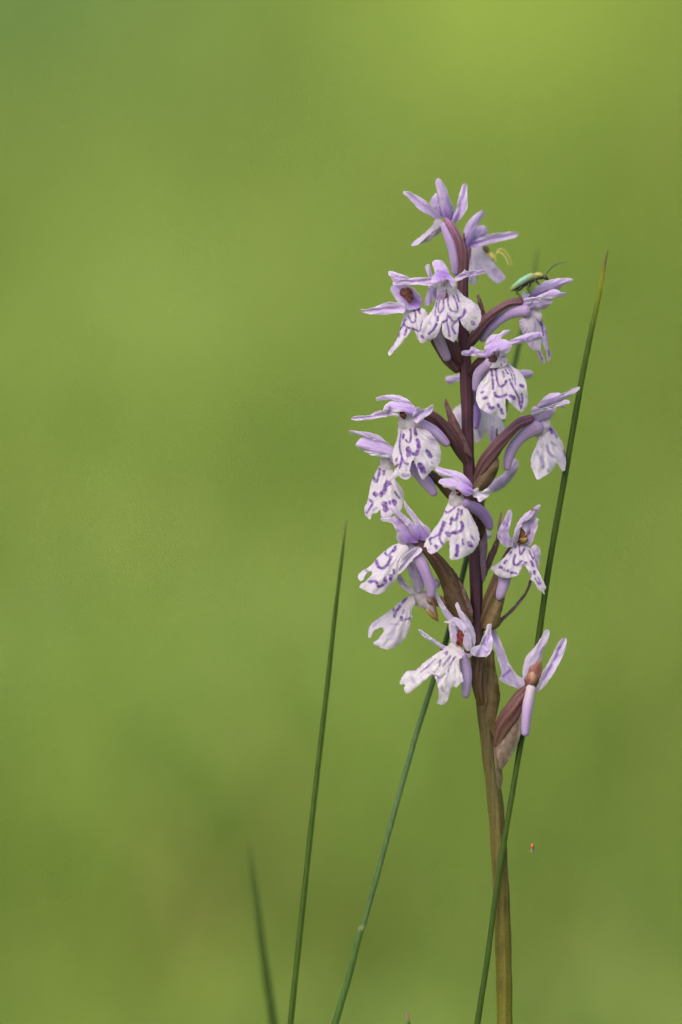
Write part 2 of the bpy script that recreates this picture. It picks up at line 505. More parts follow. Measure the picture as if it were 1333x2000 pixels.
def sep(f, C, o, d, **k): return sheet('sepal', C, o, d, f, 'sepal', **k)
def pet(f, C, o, d, **k):
    k.setdefault('ku', 14); return sheet('petal', C, o, d, f, 'sepal', **k)
def lip(f, C, o, d, **k):
    k.setdefault('ku', 14); k.setdefault('gy', -0.35); k.setdefault('h', 2.0); k.setdefault('ruffle', 1.6); k.setdefault('curl', 2.6)
    return sheet('lip', C, o, d, f, 'lip', **k)
def throat(f, C, o, d, **k):
    k.setdefault('ku', 4); k.setdefault('kv', 3); return sheet('throat', C, o, d + 13, f, 'throat', **k)
def column(f, C, o, d, base=DARKRED, **k):
    k.setdefault('ku', -3); k.setdefault('thick', 3); return sheet('column', C, o, d + 6, f, 'throat', base=base, **k)
def spur(f, C, pts, d, cols=None, **k):
    return tube('spur', C, pts, d, M_PETAL, cols or [SPURC * .95, lin(186, 164, 212), SPURC * 0.95], f, sides=24, seed=len(pts), streak=0.15, gain=0.95, flat=0.8, **k)
def ovary(f, C, pts, d, cols=None, **k):
    return tube('ovary', C, pts, d, M_FLESH, cols or [OV_A, OV_B], f, sides=36, ridges=6, twist=1.5, ridge_amp=0.09, streak=0.16, gain=FLESH, **k)
FLESH = 0.76
def bract(C, o, d, base=BR_P, **k):
    k.setdefault('ku', 6)
    return sheet('bract', C, o, d, orchid, 'bract', base=base * 0.72, mat=M_FLESH, **k)

# ---- top flower, seen from behind
f = flower(R1, (710, 370), 10)
ovary(f, R1, [(708, 362, 16), (750, 420, 27), (798, 505, 33), (825, 590, 36), (836, 680, 36), (834, 760, 34), (830, 850, 33)], [4, 0, -2, -2, -1, 0, 0], cols=[lin(150, 100, 140), OV_A, OV_B, OV_B])
spur(f, R1, [(690, 405, 26), (732, 500, 36), (762, 590, 39), (775, 680, 35), (780, 755, 26)], [8, 6, 8, 10, 14])
sep(f, R1, [(690, 350), (668, 270), (655, 200), (635, 120), (633, 90), (650, 68), (675, 80), (710, 140), (740, 220), (750, 290), (745, 350), (715, 372)], 8, gy=0.15, ku=8, root=(715, 350))
sep(f, R1, [(655, 365), (600, 340), (520, 295), (470, 245), (430, 200), (403, 178), (402, 160), (430, 163), (490, 185), (545, 220), (600, 265), (640, 300), (665, 340)], 4, gx=0.2, ku=-5, root=(690, 360))
sep(f, R1, [(755, 350), (780, 300), (795, 230), (815, 150), (825, 118), (850, 105), (862, 125), (862, 180), (868, 260), (850, 310), (810, 365), (780, 390), (760, 380)], 4, ku=-5, root=(740, 360))
pet(f, R1, [(595, 255), (600, 220), (625, 185), (650, 180), (670, 230), (690, 330), (665, 345), (635, 300)], 26, ku=8, root=(700, 350))
pet(f, R1, [(700, 330), (720, 250), (745, 240), (765, 280), (770, 340), (740, 370)], 30, ku=8, root=(700, 350))
lip(f, R1, [(625, 370), (615, 400), (560, 460), (490, 515), (458, 545), (465, 558), (520, 545), (555, 530), (590, 525), (610, 500), (670, 460), (690, 410), (670, 360)], 24, gy=-0.2, base=lin(222, 210, 232), root=(690, 380))
# ---- second flower, behind on the right
f = flower(R1, (870, 560), 95, 'lilac flower with a small yellow spider on it')
ovary(f, R1, [(868, 575, 24), (858, 640, 28), (845, 740, 26), (835, 840, 22)], [92, 70, 30, 6])
sep(f, R1, [(835, 520), (838, 450), (870, 380), (920, 330), (965, 298), (988, 305), (985, 335), (955, 380), (930, 440), (905, 520), (880, 570), (850, 565)], 90, root=(862, 545), ku=8)
pet(f, R1, [(900, 520), (920, 450), (945, 415), (985, 410), (1010, 435), (1010, 465), (985, 495), (940, 520)], 104, ku=8)
sep(f, R1, [(885, 550), (930, 510), (990, 485), (1080, 465), (1180, 455), (1225, 462), (1230, 480), (1210, 498), (1130, 515), (1040, 540), (950, 560), (900, 568)], 96, gx=0.1, ku=-5, root=(880, 560))
lip(f, R1, [(868, 560), (865, 650), (870, 720), (878, 800), (880, 830), (915, 838), (935, 800), (945, 750), (985, 740), (1030, 790), (1080, 825), (1135, 800), (1135, 775), (1090, 720), (1030, 650), (985, 600), (960, 560), (910, 550)], 124, root=(900, 560), base=lin(218, 208, 226),
    strokes=[([(930, 640), (940, 720)], 24, LILAC_D, .25), ([(1060, 740), (1110, 790)], 40, LILAC_D, .35)], soft=2)
bract(R1, [(832, 470), (842, 462), (852, 520), (862, 590), (868, 650), (850, 640), (838, 560)], 2)

# ---- front flower below the top, sharply marked
f = flower(R1, (705, 850), -95, 'front flower with violet loops on its three-lobed lip')
ovary(f, R1, [(700, 900, 30), (690, 1040, 34), (720, 1190, 38), (765, 1300, 42), (805, 1390, 36)], [-80, -62, -40, -22, -4])
spur(f, R1, [(690, 900, 40), (655, 1050, 40), (650, 1180, 42), (680, 1280, 42), (720, 1370, 30)], [-80, -60, -45, -36, -30])
sep(f, R1, [(610, 690), (625, 660), (680, 663), (705, 690), (732, 745), (720, 765), (680, 750), (640, 760)], -88, gy=-0.5, ku=6)
sep(f, R1, [(608, 842), (500, 836), (400, 838), (335, 838), (326, 825), (335, 812), (400, 800), (500, 785), (612, 788)], -90, gx=-0.25, ku=-4, strokes=[([(345, 825), (380, 822)], 12, LILAC_D, .8), ([(440, 812), (490, 812)], 10, LILAC_D, .6), ([(530, 808), (570, 808)], 8, LILAC_D, .5)])
sep(f, R1, [(768, 795), (805, 765), (835, 740), (850, 728), (865, 740), (920, 735), (985, 726), (1000, 740), (990, 756), (920, 770), (870, 780), (810, 805), (775, 815)], -92, gx=0.25, ku=-4, strokes=[([(870, 772), (895, 765)], 16, LILAC_D, .9), ([(930, 752), (985, 740)], 9, LILAC_D, .8)])
pet(f, R1, [(605, 800), (625, 760), (660, 735), (700, 735), (740, 765), (770, 800), (782, 850), (765, 875), (735, 815), (715, 795), (690, 810), (660, 830), (635, 855), (615, 852)], -108, gy=-0.5, ku=10, root=(690, 760))
throat(f, R1, [(645, 880), (652, 835), (685, 815), (720, 800), (755, 830), (787, 870), (780, 910), (715, 920), (655, 910)], -98, strokes=[([(673, 822), (682, 845)], 8, lin(120, 24, 34)), ([(695, 818), (698, 845)], 8, lin(110, 24, 34)), ([(718, 808), (711, 838)], 7, lin(120, 24, 34)), ([(712, 874), (712, 879)], 13, OLIVE), ([(745, 835), (750, 850)], 6), ([(765, 855), (770, 880)], 7), ([(660, 890), (665, 905)], 7)])
lip(f, R1, [(648, 885), (640, 950), (610, 1020), (560, 1080), (535, 1130), (533, 1180), (560, 1222), (600, 1232), (640, 1210), (665, 1160), (680, 1120), (682, 1170), (700, 1215), (740, 1235), (765, 1252), (790, 1215), (803, 1160), (803, 1090), (830, 1130), (865, 1170), (900, 1170), (940, 1140), (962, 1090), (960, 1030), (940, 990), (890, 950), (830, 910), (787, 868), (715, 892)], -100, gy=-0.3, ku=16, kv=4, root=(712, 880),
    strokes=[([(690, 915), (690, 960), (692, 1000), (675, 1035), (655, 1030), (655, 990), (665, 940)], 11), ([(724, 918), (725, 980), (745, 1020), (780, 1035), (795, 1020), (782, 960), (755, 902)], 12),
             ([(648, 935), (636, 1000), (630, 1060)], 11), ([(650, 1070), (650, 1095)], 17), ([(788, 912), (803, 960)], 12), ([(640, 1120), (615, 1165), (588, 1192)], 17), ([(595, 1110), (597, 1120)], 16, MARK, .6),
             ([(722, 1040), (715, 1090), (685, 1110)], 12), ([(715, 1090), (725, 1150), (735, 1208)], 14), ([(725, 1060), (760, 1100), (787, 1098), (765, 1120), (755, 1150), (777, 1190)], 13),
             ([(805, 1080), (835, 1055), (845, 1020)], 22), ([(903, 1110), (908, 1120)], 28), ([(925, 1073), (925, 1080)], 12, MARK, .6), ([(695, 920), (696, 940)], 9)])
# ---- flower to its left, hood open
f = flower(R1, (440, 960), -60, 'left flower with dark brown-red open hood')
ovary(f, R1, [(480, 1010, 28), (570, 1120, 34), (650, 1260, 40), (720, 1370, 40), (790, 1450, 34)], [-46, -34, -22, -12, -2])
sep(f, R1, [(295, 762), (300, 738), (350, 748), (430, 778), (450, 800), (380, 815), (330, 812)], -56, gx=-0.3, ku=4)
pet(f, R1, [(308, 875), (325, 840), (390, 828), (450, 848), (500, 890), (532, 940), (525, 990), (490, 1015), (430, 1018), (390, 990), (350, 945), (322, 905)], -52, gx=-0.2, ku=-12, kv=-6, root=(500, 980))
column(f, R1, [(374, 888), (392, 864), (428, 857), (458, 876), (471, 915), (466, 958), (446, 972), (420, 945), (390, 918)], -74, base=lin(98, 54, 52), gx=-0.2, ku=-4, strokes=[([(445, 940), (462, 990)], 16, lin(170, 110, 100), .7), ([(400, 880), (440, 900)], 20, lin(74, 34, 34), .6)])
sep(f, R1, [(405, 975), (330, 965), (270, 968), (200, 995), (150, 1015), (95, 1020), (100, 1035), (170, 1050), (270, 1055), (350, 1042), (408, 1035)], -62, gx=-0.25, ku=-4, strokes=[([(200, 1020), (300, 1005), (370, 1005)], 12, LILAC_D, .45)])
pet(f, R1, [(548, 990), (570, 900), (585, 800), (560, 710), (590, 690), (602, 740), (640, 850), (650, 900), (610, 965)], -66, ku=8, base=lin(176, 150, 208))
lip(f, R1, [(410, 1040), (395, 1090), (375, 1160), (358, 1220), (330, 1270), (295, 1320), (300, 1352), (340, 1310), (385, 1265), (420, 1220), (470, 1160), (490, 1190), (520, 1255), (560, 1252), (610, 1230), (590, 1100), (560, 1020), (500, 1000), (440, 1010)], -70, gx=-0.3, ku=12, root=(470, 1000),
    strokes=[([(438, 1060), (460, 1105), (485, 1105), (490, 1060), (480, 1020)], 13), ([(510, 1010), (522, 1045)], 17), ([(415, 1090), (405, 1120), (440, 1150), (480, 1160)], 14), ([(405, 1120), (375, 1165), (365, 1215)], 13), ([(425, 1150), (412, 1200)], 16), ([(480, 1160), (520, 1172), (538, 1110)], 14), ([(537, 1213), (540, 1218)], 26), ([(330, 1270), (310, 1320)], 14, LILAC_D, .5)])
# ---- right flower carrying the beetle
f = flower(R2, (640, 830), -10, 'right flower in side view carrying the green beetle')
ovary(f, R2, [(580, 785, 27), (480, 800, 31), (380, 860, 36), (290, 940, 41), (220, 1040, 42), (160, 1120, 40), (110, 1190, 30)], [-4, -3, -3, -3, -2, -1, 0])
spur(f, R2, [(620, 860, 52), (500, 880, 44), (400, 940, 38), (310, 1020, 37), (255, 1095, 28)], [-6, 4, 8, 10, 12])
bract(R2, [(214, 740), (235, 735), (262, 800), (285, 880), (292, 930), (250, 920), (232, 830)], 6)
sep(f, R2, [(640, 745), (670, 700), (720, 650), (790, 615), (880, 598), (985, 597), (997, 620), (960, 640), (910, 660), (880, 695), (800, 715), (720, 745), (660, 758)], -2, gy=0.3, ku=8, root=(640, 760), base=lin(196, 172, 224))
pet(f, R2, [(600, 830), (640, 780), (700, 760), (780, 770), (835, 772), (805, 822), (760, 852), (700, 856), (650, 856)], -8, gy=0.4, ku=6, base=lin(186, 160, 206))
sep(f, R2, [(588, 800), (600, 765), (640, 755), (700, 745), (770, 715), (850, 685), (900, 710), (940, 713), (942, 740), (890, 752), (820, 765), (760, 775), (700, 768), (660, 790), (625, 835), (592, 830)], -14, gy=0.2, ku=5, strokes=[([(640, 790), (655, 785)], 20, LILAC_D, .7), ([(760, 730), (850, 710)], 30, LILAC, .8)], base=lin(206, 188, 228))
sep(f, R2, [(578, 790), (585, 730), (595, 700), (625, 730), (650, 720), (640, 760), (600, 790)], -4, ku=4, base=PALE)
throat(f, R2, [(588, 840), (650, 830), (715, 855), (745, 900), (735, 945), (690, 960), (630, 950), (590, 905)], -10, base=lin(216, 200, 214))
lip(f, R2, [(558, 960), (575, 925), (640, 915), (725, 895), (750, 940), (775, 1000), (795, 1090), (800, 1170), (818, 1200), (815, 1262), (792, 1272), (785, 1200), (760, 1150), (745, 1110), (735, 1180), (776, 1275), (760, 1290), (725, 1260), (700, 1190), (680, 1185), (640, 1150), (610, 1080), (570, 1010)], -4, gx=0.35, gy=-0.1, ku=10, base=lin(208, 194, 226), root=(680, 920),
    strokes=[([(715, 925), (738, 975)], 22), ([(745, 970), (757, 1060)], 12), ([(775, 1020), (790, 1110)], 10), ([(715, 1190), (750, 1260)], 10), ([(800, 1185), (805, 1230)], 12), ([(690, 960), (690, 1060)], 14, LILAC_D, .5)])
# ---- front-right flower below
f = flower(R4, (490, 350), -85, 'front flower with spreading side sepals below the beetle')
ovary(f, R4, [(470, 360, 36), (370, 380, 44), (310, 430, 42), (265, 505, 34)], [-76, -50, -26, -2], cols=[OV_B, lin(78, 42, 56)])
spur(f, R4, [(430, 400, 50), (355, 480, 58), (325, 560, 48), (308, 625, 30)], [-70, -48, -38, -34])
sep(f, R4, [(183, 312), (195, 290), (255, 280), (270, 255), (300, 260), (340, 282), (395, 292), (400, 342), (330, 347), (270, 330), (230, 335), (195, 327)], -78, gx=-0.25, ku=4, strokes=[([(255, 320), (290, 290)], 20, LILAC_D, .8), ([(205, 312), (225, 312)], 10, LILAC_D, .7)])
sep(f, R4, [(595, 208), (680, 165), (770, 135), (875, 128), (887, 160), (872, 192), (800, 207), (720, 222), (640, 242), (605, 245)], -82, gx=0.2, ku=4, strokes=[([(695, 205), (765, 190)], 12, LILAC_D, .9), ([(850, 165), (868, 148)], 18, LILAC_D, .9)])
sep(f, R4, [(388, 300), (390, 240), (415, 180), (450, 150), (510, 143), (540, 118), (595, 106), (606, 130), (570, 147), (540, 165), (520, 200), (470, 215), (430, 250), (405, 300)], -86, gy=-0.3, ku=5)
pet(f, R4, [(388, 335), (400, 280), (435, 230), (480, 195), (540, 188), (590, 200), (622, 235), (617, 272), (580, 312), (545, 302), (510, 288), (460, 295), (430, 325), (405, 362)], -100, gy=-0.5, ku=10, root=(430, 330))
throat(f, R4, [(388, 405), (400, 350), (430, 318), (460, 288), (520, 283), (572, 320), (587, 385), (562, 425), (500, 438), (440, 438)], -90, strokes=[([(468, 296), (482, 338)], 11, lin(120, 24, 34)), ([(510, 296), (500, 338)], 11, lin(120, 24, 34)), ([(488, 296), (491, 330)], 5, lin(190, 130, 110)), ([(485, 350), (490, 356)], 14, OLIVE), ([(440, 395), (446, 412)], 8), ([(535, 342), (560, 342)], 9), ([(530, 405), (528, 415)], 14), ([(560, 380), (572, 390)], 8)], gy=-.2)
lip(f, R4, [(440, 425), (420, 480), (380, 530), (335, 590), (312, 660), (320, 740), (350, 790), (410, 830), (480, 850), (555, 887), (577, 850), (570, 780), (570, 705), (600, 730), (640, 770), (690, 815), (712, 827), (732, 800), (757, 760), (764, 690), (752, 600), (732, 530), (692, 470), (632, 430), (580, 395), (500, 415)], -92, gy=-0.3, ku=18, root=(500, 410),
    strokes=[([(445, 450), (455, 540), (460, 620)], 21), ([(485, 445), (495, 540), (520, 600), (560, 580), (577, 552)], 20), ([(545, 470), (555, 510)], 17), ([(563, 448), (590, 490)], 13), ([(565, 400), (610, 470), (630, 530)], 9), ([(590, 410), (640, 490), (655, 590)], 9), ([(603, 540), (640, 620), (680, 690), (690, 760)], 18), ([(700, 588), (720, 602)], 26), ([(472, 655), (500, 690), (575, 672)], 24), ([(612, 682), (642, 702)], 30), ([(708, 665), (715, 720), (700, 790)], 16), ([(372, 645), (360, 655)], 18), ([(380, 705), (395, 693)], 28), ([(422, 755), (440, 790), (462, 780)], 28), ([(505, 760), (512, 775)], 24), ([(530, 800), (540, 832)], 27), ([(610, 480), (635, 560)], 7, MARK, .6)])
# ---- flower behind the stem, out of focus
f = flower(R4, (300, 640), 120, 'pale flower behind the stem')
ovary(f, R4, [(300, 620, 40), (270, 700, 42), (240, 800, 36)], [110, 60, 6])
spur(f, R4, [(300, 740, 26), (322, 830, 34), (318, 900, 28), (310, 960, 20)], [120, 110, 105, 100], cols=[lin(140, 104, 170), lin(150, 118, 182)])
sep(f, R4, [(45, 545), (60, 510), (110, 505), (200, 490), (280, 560), (240, 600), (160, 555), (100, 578), (65, 582)], 124, ku=4)
sep(f, R4, [(400, 560), (560, 480), (700, 458), (760, 453), (805, 475), (805, 510), (760, 532), (700, 530), (560, 560), (420, 620)], 128, ku=4)
lip(f, R4, [(110, 820), (150, 770), (230, 730), (350, 740), (470, 810), (530, 870), (557, 950), (550, 1010), (520, 1055), (502, 1010), (482, 960), (480, 1060), (455, 1108), (430, 1080), (412, 1010), (400, 985), (375, 1040), (330, 1087), (285, 1070), (200, 1020), (150, 930)], 118, ku=10, strokes=[([(455, 960), (450, 1060)], 30, LILAC_D, .7), ([(340, 990), (350, 1030)], 24, LILAC_D, .6), ([(520, 960), (530, 990)], 26, LILAC_D, .4), ([(160, 850), (190, 900)], 30, LILAC_D, .4), ([(430, 850), (460, 880)], 40, LILAC_D, .3)], soft=3)
bract(R4, [(480, 1060), (486, 980), (492, 955), (500, 980), (508, 1050), (500, 1110), (470, 1130), (440, 1130)], 30)

# ---- left flower of the middle tier
f = flower(R3, (540, 320), -70, 'left flower with large violet blots on a wide white lip')
ovary(f, R3, [(610, 290, 34), (680, 285, 44), (740, 305, 48), (820, 375, 48), (900, 475, 52), (960, 565, 50), (1010, 660, 38)], [-60, -52, -45, -32, -20, -8, 0], cols=[OV_B, lin(84, 52, 60), lin(80, 50, 60)])
spur(f, R3, [(610, 330, 44), (720, 390, 43), (790, 450, 40), (838, 500, 29)], [-62, -55, -50, -46])
bract(R3, [(818, 175), (830, 150), (850, 190), (890, 270), (940, 370), (985, 470), (1030, 600), (960, 545), (905, 470), (860, 380), (838, 290)], -26)
sep(f, R3, [(291, 165), (300, 140), (380, 122), (460, 125), (520, 145), (560, 180), (597, 225), (605, 262), (560, 225), (500, 190), (430, 168), (370, 160), (310, 170)], -70, gx=-0.2, ku=4)
pet(f, R3, [(350, 248), (360, 205), (400, 175), (460, 163), (530, 183), (580, 220), (612, 255), (595, 295), (540, 265), (490, 248), (440, 254), (400, 265), (365, 262)], -80, gx=-0.2, gy=-0.4, ku=8, root=(570, 270))
pet(f, R3, [(352, 225), (375, 195), (400, 200), (405, 235), (385, 258), (355, 255)], -84, ku=5)
sep(f, R3, [(103, 306), (130, 290), (240, 280), (290, 250), (350, 243), (440, 255), (470, 285), (400, 285), (300, 302), (230, 316), (130, 317)], -72, gx=-0.2, ku=-4)
sep(f, R3, [(576, 275), (600, 230), (625, 214), (640, 235), (680, 225), (725, 197), (735, 220), (712, 265), (660, 302), (612, 337), (590, 327), (576, 300)], -86, gx=0.1, ku=-7, rim=0.9, base=lin(170, 140, 206))
throat(f, R3, [(465, 300), (475, 255), (520, 248), (565, 272), (625, 330), (625, 372), (560, 380), (490, 382), (463, 350)], -76, gx=-0.2)
column(f, R3, [(473, 258), (492, 248), (512, 256), (524, 298), (508, 312), (490, 292)], -82, base=lin(84, 26, 34), strokes=[([(500, 270), (510, 298)], 8, lin(160, 90, 80), .8)])
lip(f, R3, [(468, 365), (462, 420), (450, 470), (425, 550), (420, 620), (436, 690), (398, 765), (425, 768), (468, 742), (488, 762), (525, 770), (560, 747), (552, 705), (562, 650), (576, 620), (600, 660), (625, 730), (655, 770), (692, 735), (732, 692), (772, 660), (790, 590), (782, 520), (742, 450), (692, 400), (625, 365), (550, 358)], -78, gx=-0.15, gy=-0.25, ku=16, root=(540, 350),
    strokes=[([(480, 440), (475, 520), (490, 600), (474, 685)], 15), ([(506, 425), (500, 455)], 20), ([(555, 370), (560, 440), (546, 487), (522, 468)], 16), ([(588, 380), (600, 430)], 24), ([(612, 468), (622, 520), (602, 572), (580, 575)], 28), ([(540, 535), (545, 582)], 36), ([(687, 553), (710, 592)], 32), ([(635, 660), (655, 708)], 44), ([(490, 600), (510, 642), (538, 652)], 17), ([(455, 608), (450, 630)], 17), ([(462, 655), (428, 692)], 17, lin(90, 60, 70)), ([(498, 735), (548, 742)], 26, lin(120, 100, 150), .7), ([(713, 638), (727, 646)], 13, MARK, .5), ([(700, 455), (740, 490)], 36, LILAC, .5), ([(486, 400), (482, 430)], 8)])
# ---- flower below it, profile to the left
f = flower(R3, (400, 600), -25, 'left flower in profile under the wide-lipped one')
ovary(f, R3, [(430, 590, 32), (560, 640, 32), (690, 720, 36), (780, 785, 38), (860, 880, 36), (960, 980, 34), (1040, 1050, 30)], [-20, -18, -14, -10, -6, -3, 0], cols=[OV_A, OV_C, lin(84, 62, 48)])
spur(f, R3, [(420, 600, 40), (550, 670, 40), (625, 735, 45), (690, 805, 46), (738, 878, 32)], [-26, -30, -36, -40, -42])
sep(f, R3, [(88, 416), (95, 397), (170, 401), (250, 410), (320, 435), (370, 480), (440, 540), (440, 570), (380, 545), (320, 495), (240, 450), (160, 430)], -22, ku=4)
pet(f, R3, [(138, 507), (160, 470), (195, 448), (240, 452), (320, 480), (380, 515), (440, 550), (430, 590), (350, 592), (260, 577), (205, 557), (165, 532)], -32, gx=-0.1, gy=-0.3, ku=10)
sep(f, R3, [(200, 552), (260, 560), (350, 582), (440, 568), (440, 598), (350, 605), (260, 582)], -38, ku=2, base=PALE)
throat(f, R3, [(328, 612), (345, 590), (425, 588), (425, 650), (405, 710), (335, 695)], -30, gx=-0.2)
lip(f, R3, [(340, 640), (310, 680), (270, 760), (245, 850), (230, 930), (205, 990), (215, 1045), (250, 1077), (260, 1040), (300, 1025), (325, 1000), (335, 1060), (370, 1092), (420, 1040), (480, 1010), (502, 940), (505, 870), (480, 820), (440, 770), (420, 700), (400, 650)], -34, gx=-0.3, ku=12, root=(380, 640),
    strokes=[([(322, 690), (312, 750), (292, 787), (272, 752)], 19), ([(352, 690), (352, 727)], 24), ([(378, 795), (360, 850), (330, 887)], 34), ([(393, 793), (402, 802)], 24), ([(286, 880), (294, 888)], 34), ([(440, 868), (472, 912)], 19, lin(90, 70, 120)), ([(430, 935), (440, 957)], 32), ([(400, 940), (402, 952)], 20), ([(245, 925), (268, 955), (222, 1025)], 17), ([(360, 955), (370, 1002)], 42), ([(272, 1002), (297, 988)], 18, MARK, .6)])
# ---- right flower of the middle tier
f = flower(R4, (850, 900), -10, 'right flower in side view with long pointed sepal')
ovary(f, R4, [(790, 880, 38), (690, 920, 43), (600, 1000, 49), (500, 1110, 56), (430, 1210, 62), (370, 1310, 60), (325, 1400, 46), (290, 1470, 34)], [-8, -10, -12, -12, -10, -7, -3, 0], cols=[lin(120, 76, 104), OV_A, OV_B, OV_C])
bract(R4, [(512, 1230), (502, 1330), (452, 1430), (392, 1492), (320, 1502), (288, 1450), (330, 1370), (400, 1290), (470, 1230)], -22, base=BR_B, ku=12)
spur(f, R4, [(850, 950, 66), (740, 1012, 52), (645, 1110, 48), (595, 1220, 42), (580, 1310, 31)], [-8, -2, 2, 4, 5])
sep(f, R4, [(838, 770), (920, 680), (990, 653), (1080, 656), (1150, 618), (1205, 602), (1213, 618), (1150, 668), (1080, 710), (1000, 755), (920, 785), (850, 800)], -10, gy=0.25, ku=8, base=lin(192, 170, 220))
sep(f, R4, [(790, 805), (820, 768), (870, 790), (950, 770), (1040, 735), (1095, 713), (1126, 730), (1115, 752), (1080, 750), (1079, 797), (1050, 780), (1010, 772), (930, 812), (860, 842), (805, 860)], -20, gy=0.2, ku=6, base=lin(196, 176, 222))
pet(f, R4, [(795, 860), (860, 832), (930, 803), (1005, 775), (992, 832), (962, 872), (900, 905), (835, 910)], -12, gy=0.3, ku=6, base=lin(178, 152, 206))
sep(f, R4, [(698, 870), (705, 848), (740, 855), (790, 850), (800, 880), (740, 885)], -6, ku=2, base=PALE)
throat(f, R4, [(805, 900), (860, 888), (945, 885), (955, 935), (905, 1010), (850, 1050), (815, 1000)], -16, base=lin(210, 190, 206))
lip(f, R4, [(870, 960), (860, 1030), (830, 1120), (795, 1200), (788, 1270), (808, 1340), (835, 1397), (860, 1404), (900, 1382), (960, 1342), (1002, 1290), (1012, 1260), (1040, 1300), (1077, 1337), (1093, 1270), (1087, 1180), (1062, 1090), (1022, 1020), (982, 960), (940, 915), (900, 930)], -12, gx=0.3, ku=12, soft=1.6, root=(900, 940),
    strokes=[([(960, 968), (970, 1002)], 27), ([(990, 983), (1015, 1042)], 19), ([(968, 1088), (1012, 1112)], 18, MARK, .55), ([(925, 1118), (950, 1180), (995, 1212)], 24, MARK, .6), ([(882, 1215), (890, 1295)], 40, MARK, .5), ([(1075, 1155), (1087, 1205)], 14), ([(850, 1170), (850, 1190)], 24, MARK, .4), ([(935, 1325), (940, 1330)], 26, MARK, .5), ([(875, 1105), (880, 1115)], 18, MARK, .35)])
# ---- a flower behind the stem, of which spur and edges show
f = flower(R4, (400, 1440), 90, 'half-hidden flower behind the stem')
ovary(f, R4, [(380, 1400, 40), (330, 1440, 40), (290, 1470, 34)], [85, 45, 4])
sep(f, R4, [(672, 1240), (630, 1225), (600, 1300), (530, 1370), (440, 1430), (400, 1500), (470, 1520), (560, 1470), (640, 1380), (680, 1290)], 105, ku=8, base=lin(184, 164, 214), h=2.6)
sep(f, R4, [(290, 1360), (305, 1305), (325, 1330), (330, 1390), (370, 1440), (340, 1470), (300, 1430)], 60, ku=4)
lip(f, R6, [(270, 420), (330, 440), (345, 470), (325, 510), (290, 510), (240, 560), (180, 560), (120, 500), (160, 430)], 70, ku=6)

# ---- centre front flower
f = flower(R3, (930, 900), -95, 'centre front flower with violet rings and dashes on its lip')
ovary(f, R5, [(1120, 40, 50), (1180, 90, 60), (1215, 200, 70), (1210, 330, 66), (1195, 450, 50)], [-86, -64, -44, -22, -4], cols=[OV_B, lin(76, 46, 56), lin(80, 58, 52)])
spur(f, R6, [(60, 120, 56), (130, 160, 62), (225, 225, 64), (288, 310, 60), (322, 395, 36)], [-88, -78, -66, -56, -50], cols=[lin(172, 144, 200), lin(156, 124, 188), lin(164, 134, 196)])
sep(f, R3, [(743, 692), (765, 673), (820, 688), (900, 703), (960, 728), (1002, 770), (1033, 820), (1022, 850), (970, 805), (900, 770), (830, 750), (775, 735), (768, 715)], -96, gx=-0.2, gy=-.2, ku=5, root=(1020, 830))
pet(f, R3, [(770, 792), (790, 768), (840, 762), (920, 765), (980, 800), (1030, 842), (1025, 885), (980, 895), (930, 855), (900, 838), (880, 855), (840, 834), (810, 828), (798, 812)], -106, gx=-.1, gy=-0.4, ku=8, root=(1010, 860))
sep(f, R3, [(1036, 900), (1036, 850), (1075, 836), (1080, 870), (1110, 860), (1150, 836), (1164, 860), (1157, 892), (1122, 922), (1085, 940), (1065, 912)], -104, ku=-7, rim=1.0, base=PALE)
throat(f, R3, [(848, 935), (860, 880), (900, 848), (945, 842), (985, 888), (1035, 890), (1035, 950), (995, 1010), (930, 985), (890, 970), (860, 958)], -98, base=lin(214, 200, 202),
       strokes=[([(905, 905), (880, 930)], 8, lin(150, 120, 140), .6), ([(950, 905), (960, 935), (930, 960)], 8, lin(150, 120, 140), .6), ([(870, 885), (890, 882)], 7), ([(985, 930), (1000, 925)], 7)])
column(f, R3, [(905, 848), (925, 842), (947, 852), (942, 890), (922, 897), (910, 872)], -104, base=lin(120, 34, 34), strokes=[([(918, 855), (924, 885)], 7, lin(180, 110, 100), .8), ([(936, 855), (932, 885)], 6, lin(60, 14, 18), .8)])
lip(f, R5, [(940, 100), (910, 150), (880, 230), (830, 310), (770, 390), (730, 450), (703, 517), (725, 512), (745, 560), (770, 580), (820, 562), (870, 520), (930, 455), (945, 500), (945, 600), (960, 634), (1010, 632), (1090, 602), (1162, 560), (1212, 490), (1222, 430), (1207, 340), (1162, 250), (1122, 180), (1102, 125), (1050, 108), (990, 88)], -100, gx=-0.1, gy=-0.28, ku=16, root=(1020, 90),
    strokes=[([(893, 178), (930, 197), (988, 152)], 20), ([(1030, 165), (1015, 240), (992, 267), (965, 248), (953, 302)], 24), ([(1060, 172), (1055, 217)], 24), ([(888, 280), (862, 360), (830, 410), (757, 442)], 20), ([(905, 290), (865, 380), (850, 440), (882, 487)], 21), ([(1055, 288), (1067, 330), (1040, 372), (965, 387)], 31), ([(930, 390), (935, 400)], 46), ([(1022, 508), (1013, 595)], 34), ([(1133, 483), (1141, 502)], 44), ([(1065, 448), (1070, 492)], 19), ([(1145, 408), (1172, 450)], 15), ([(765, 448), (770, 487)], 21), ([(815, 505), (830, 510), (825, 525)], 26), ([(1070, 110), (1080, 100)], 12)])
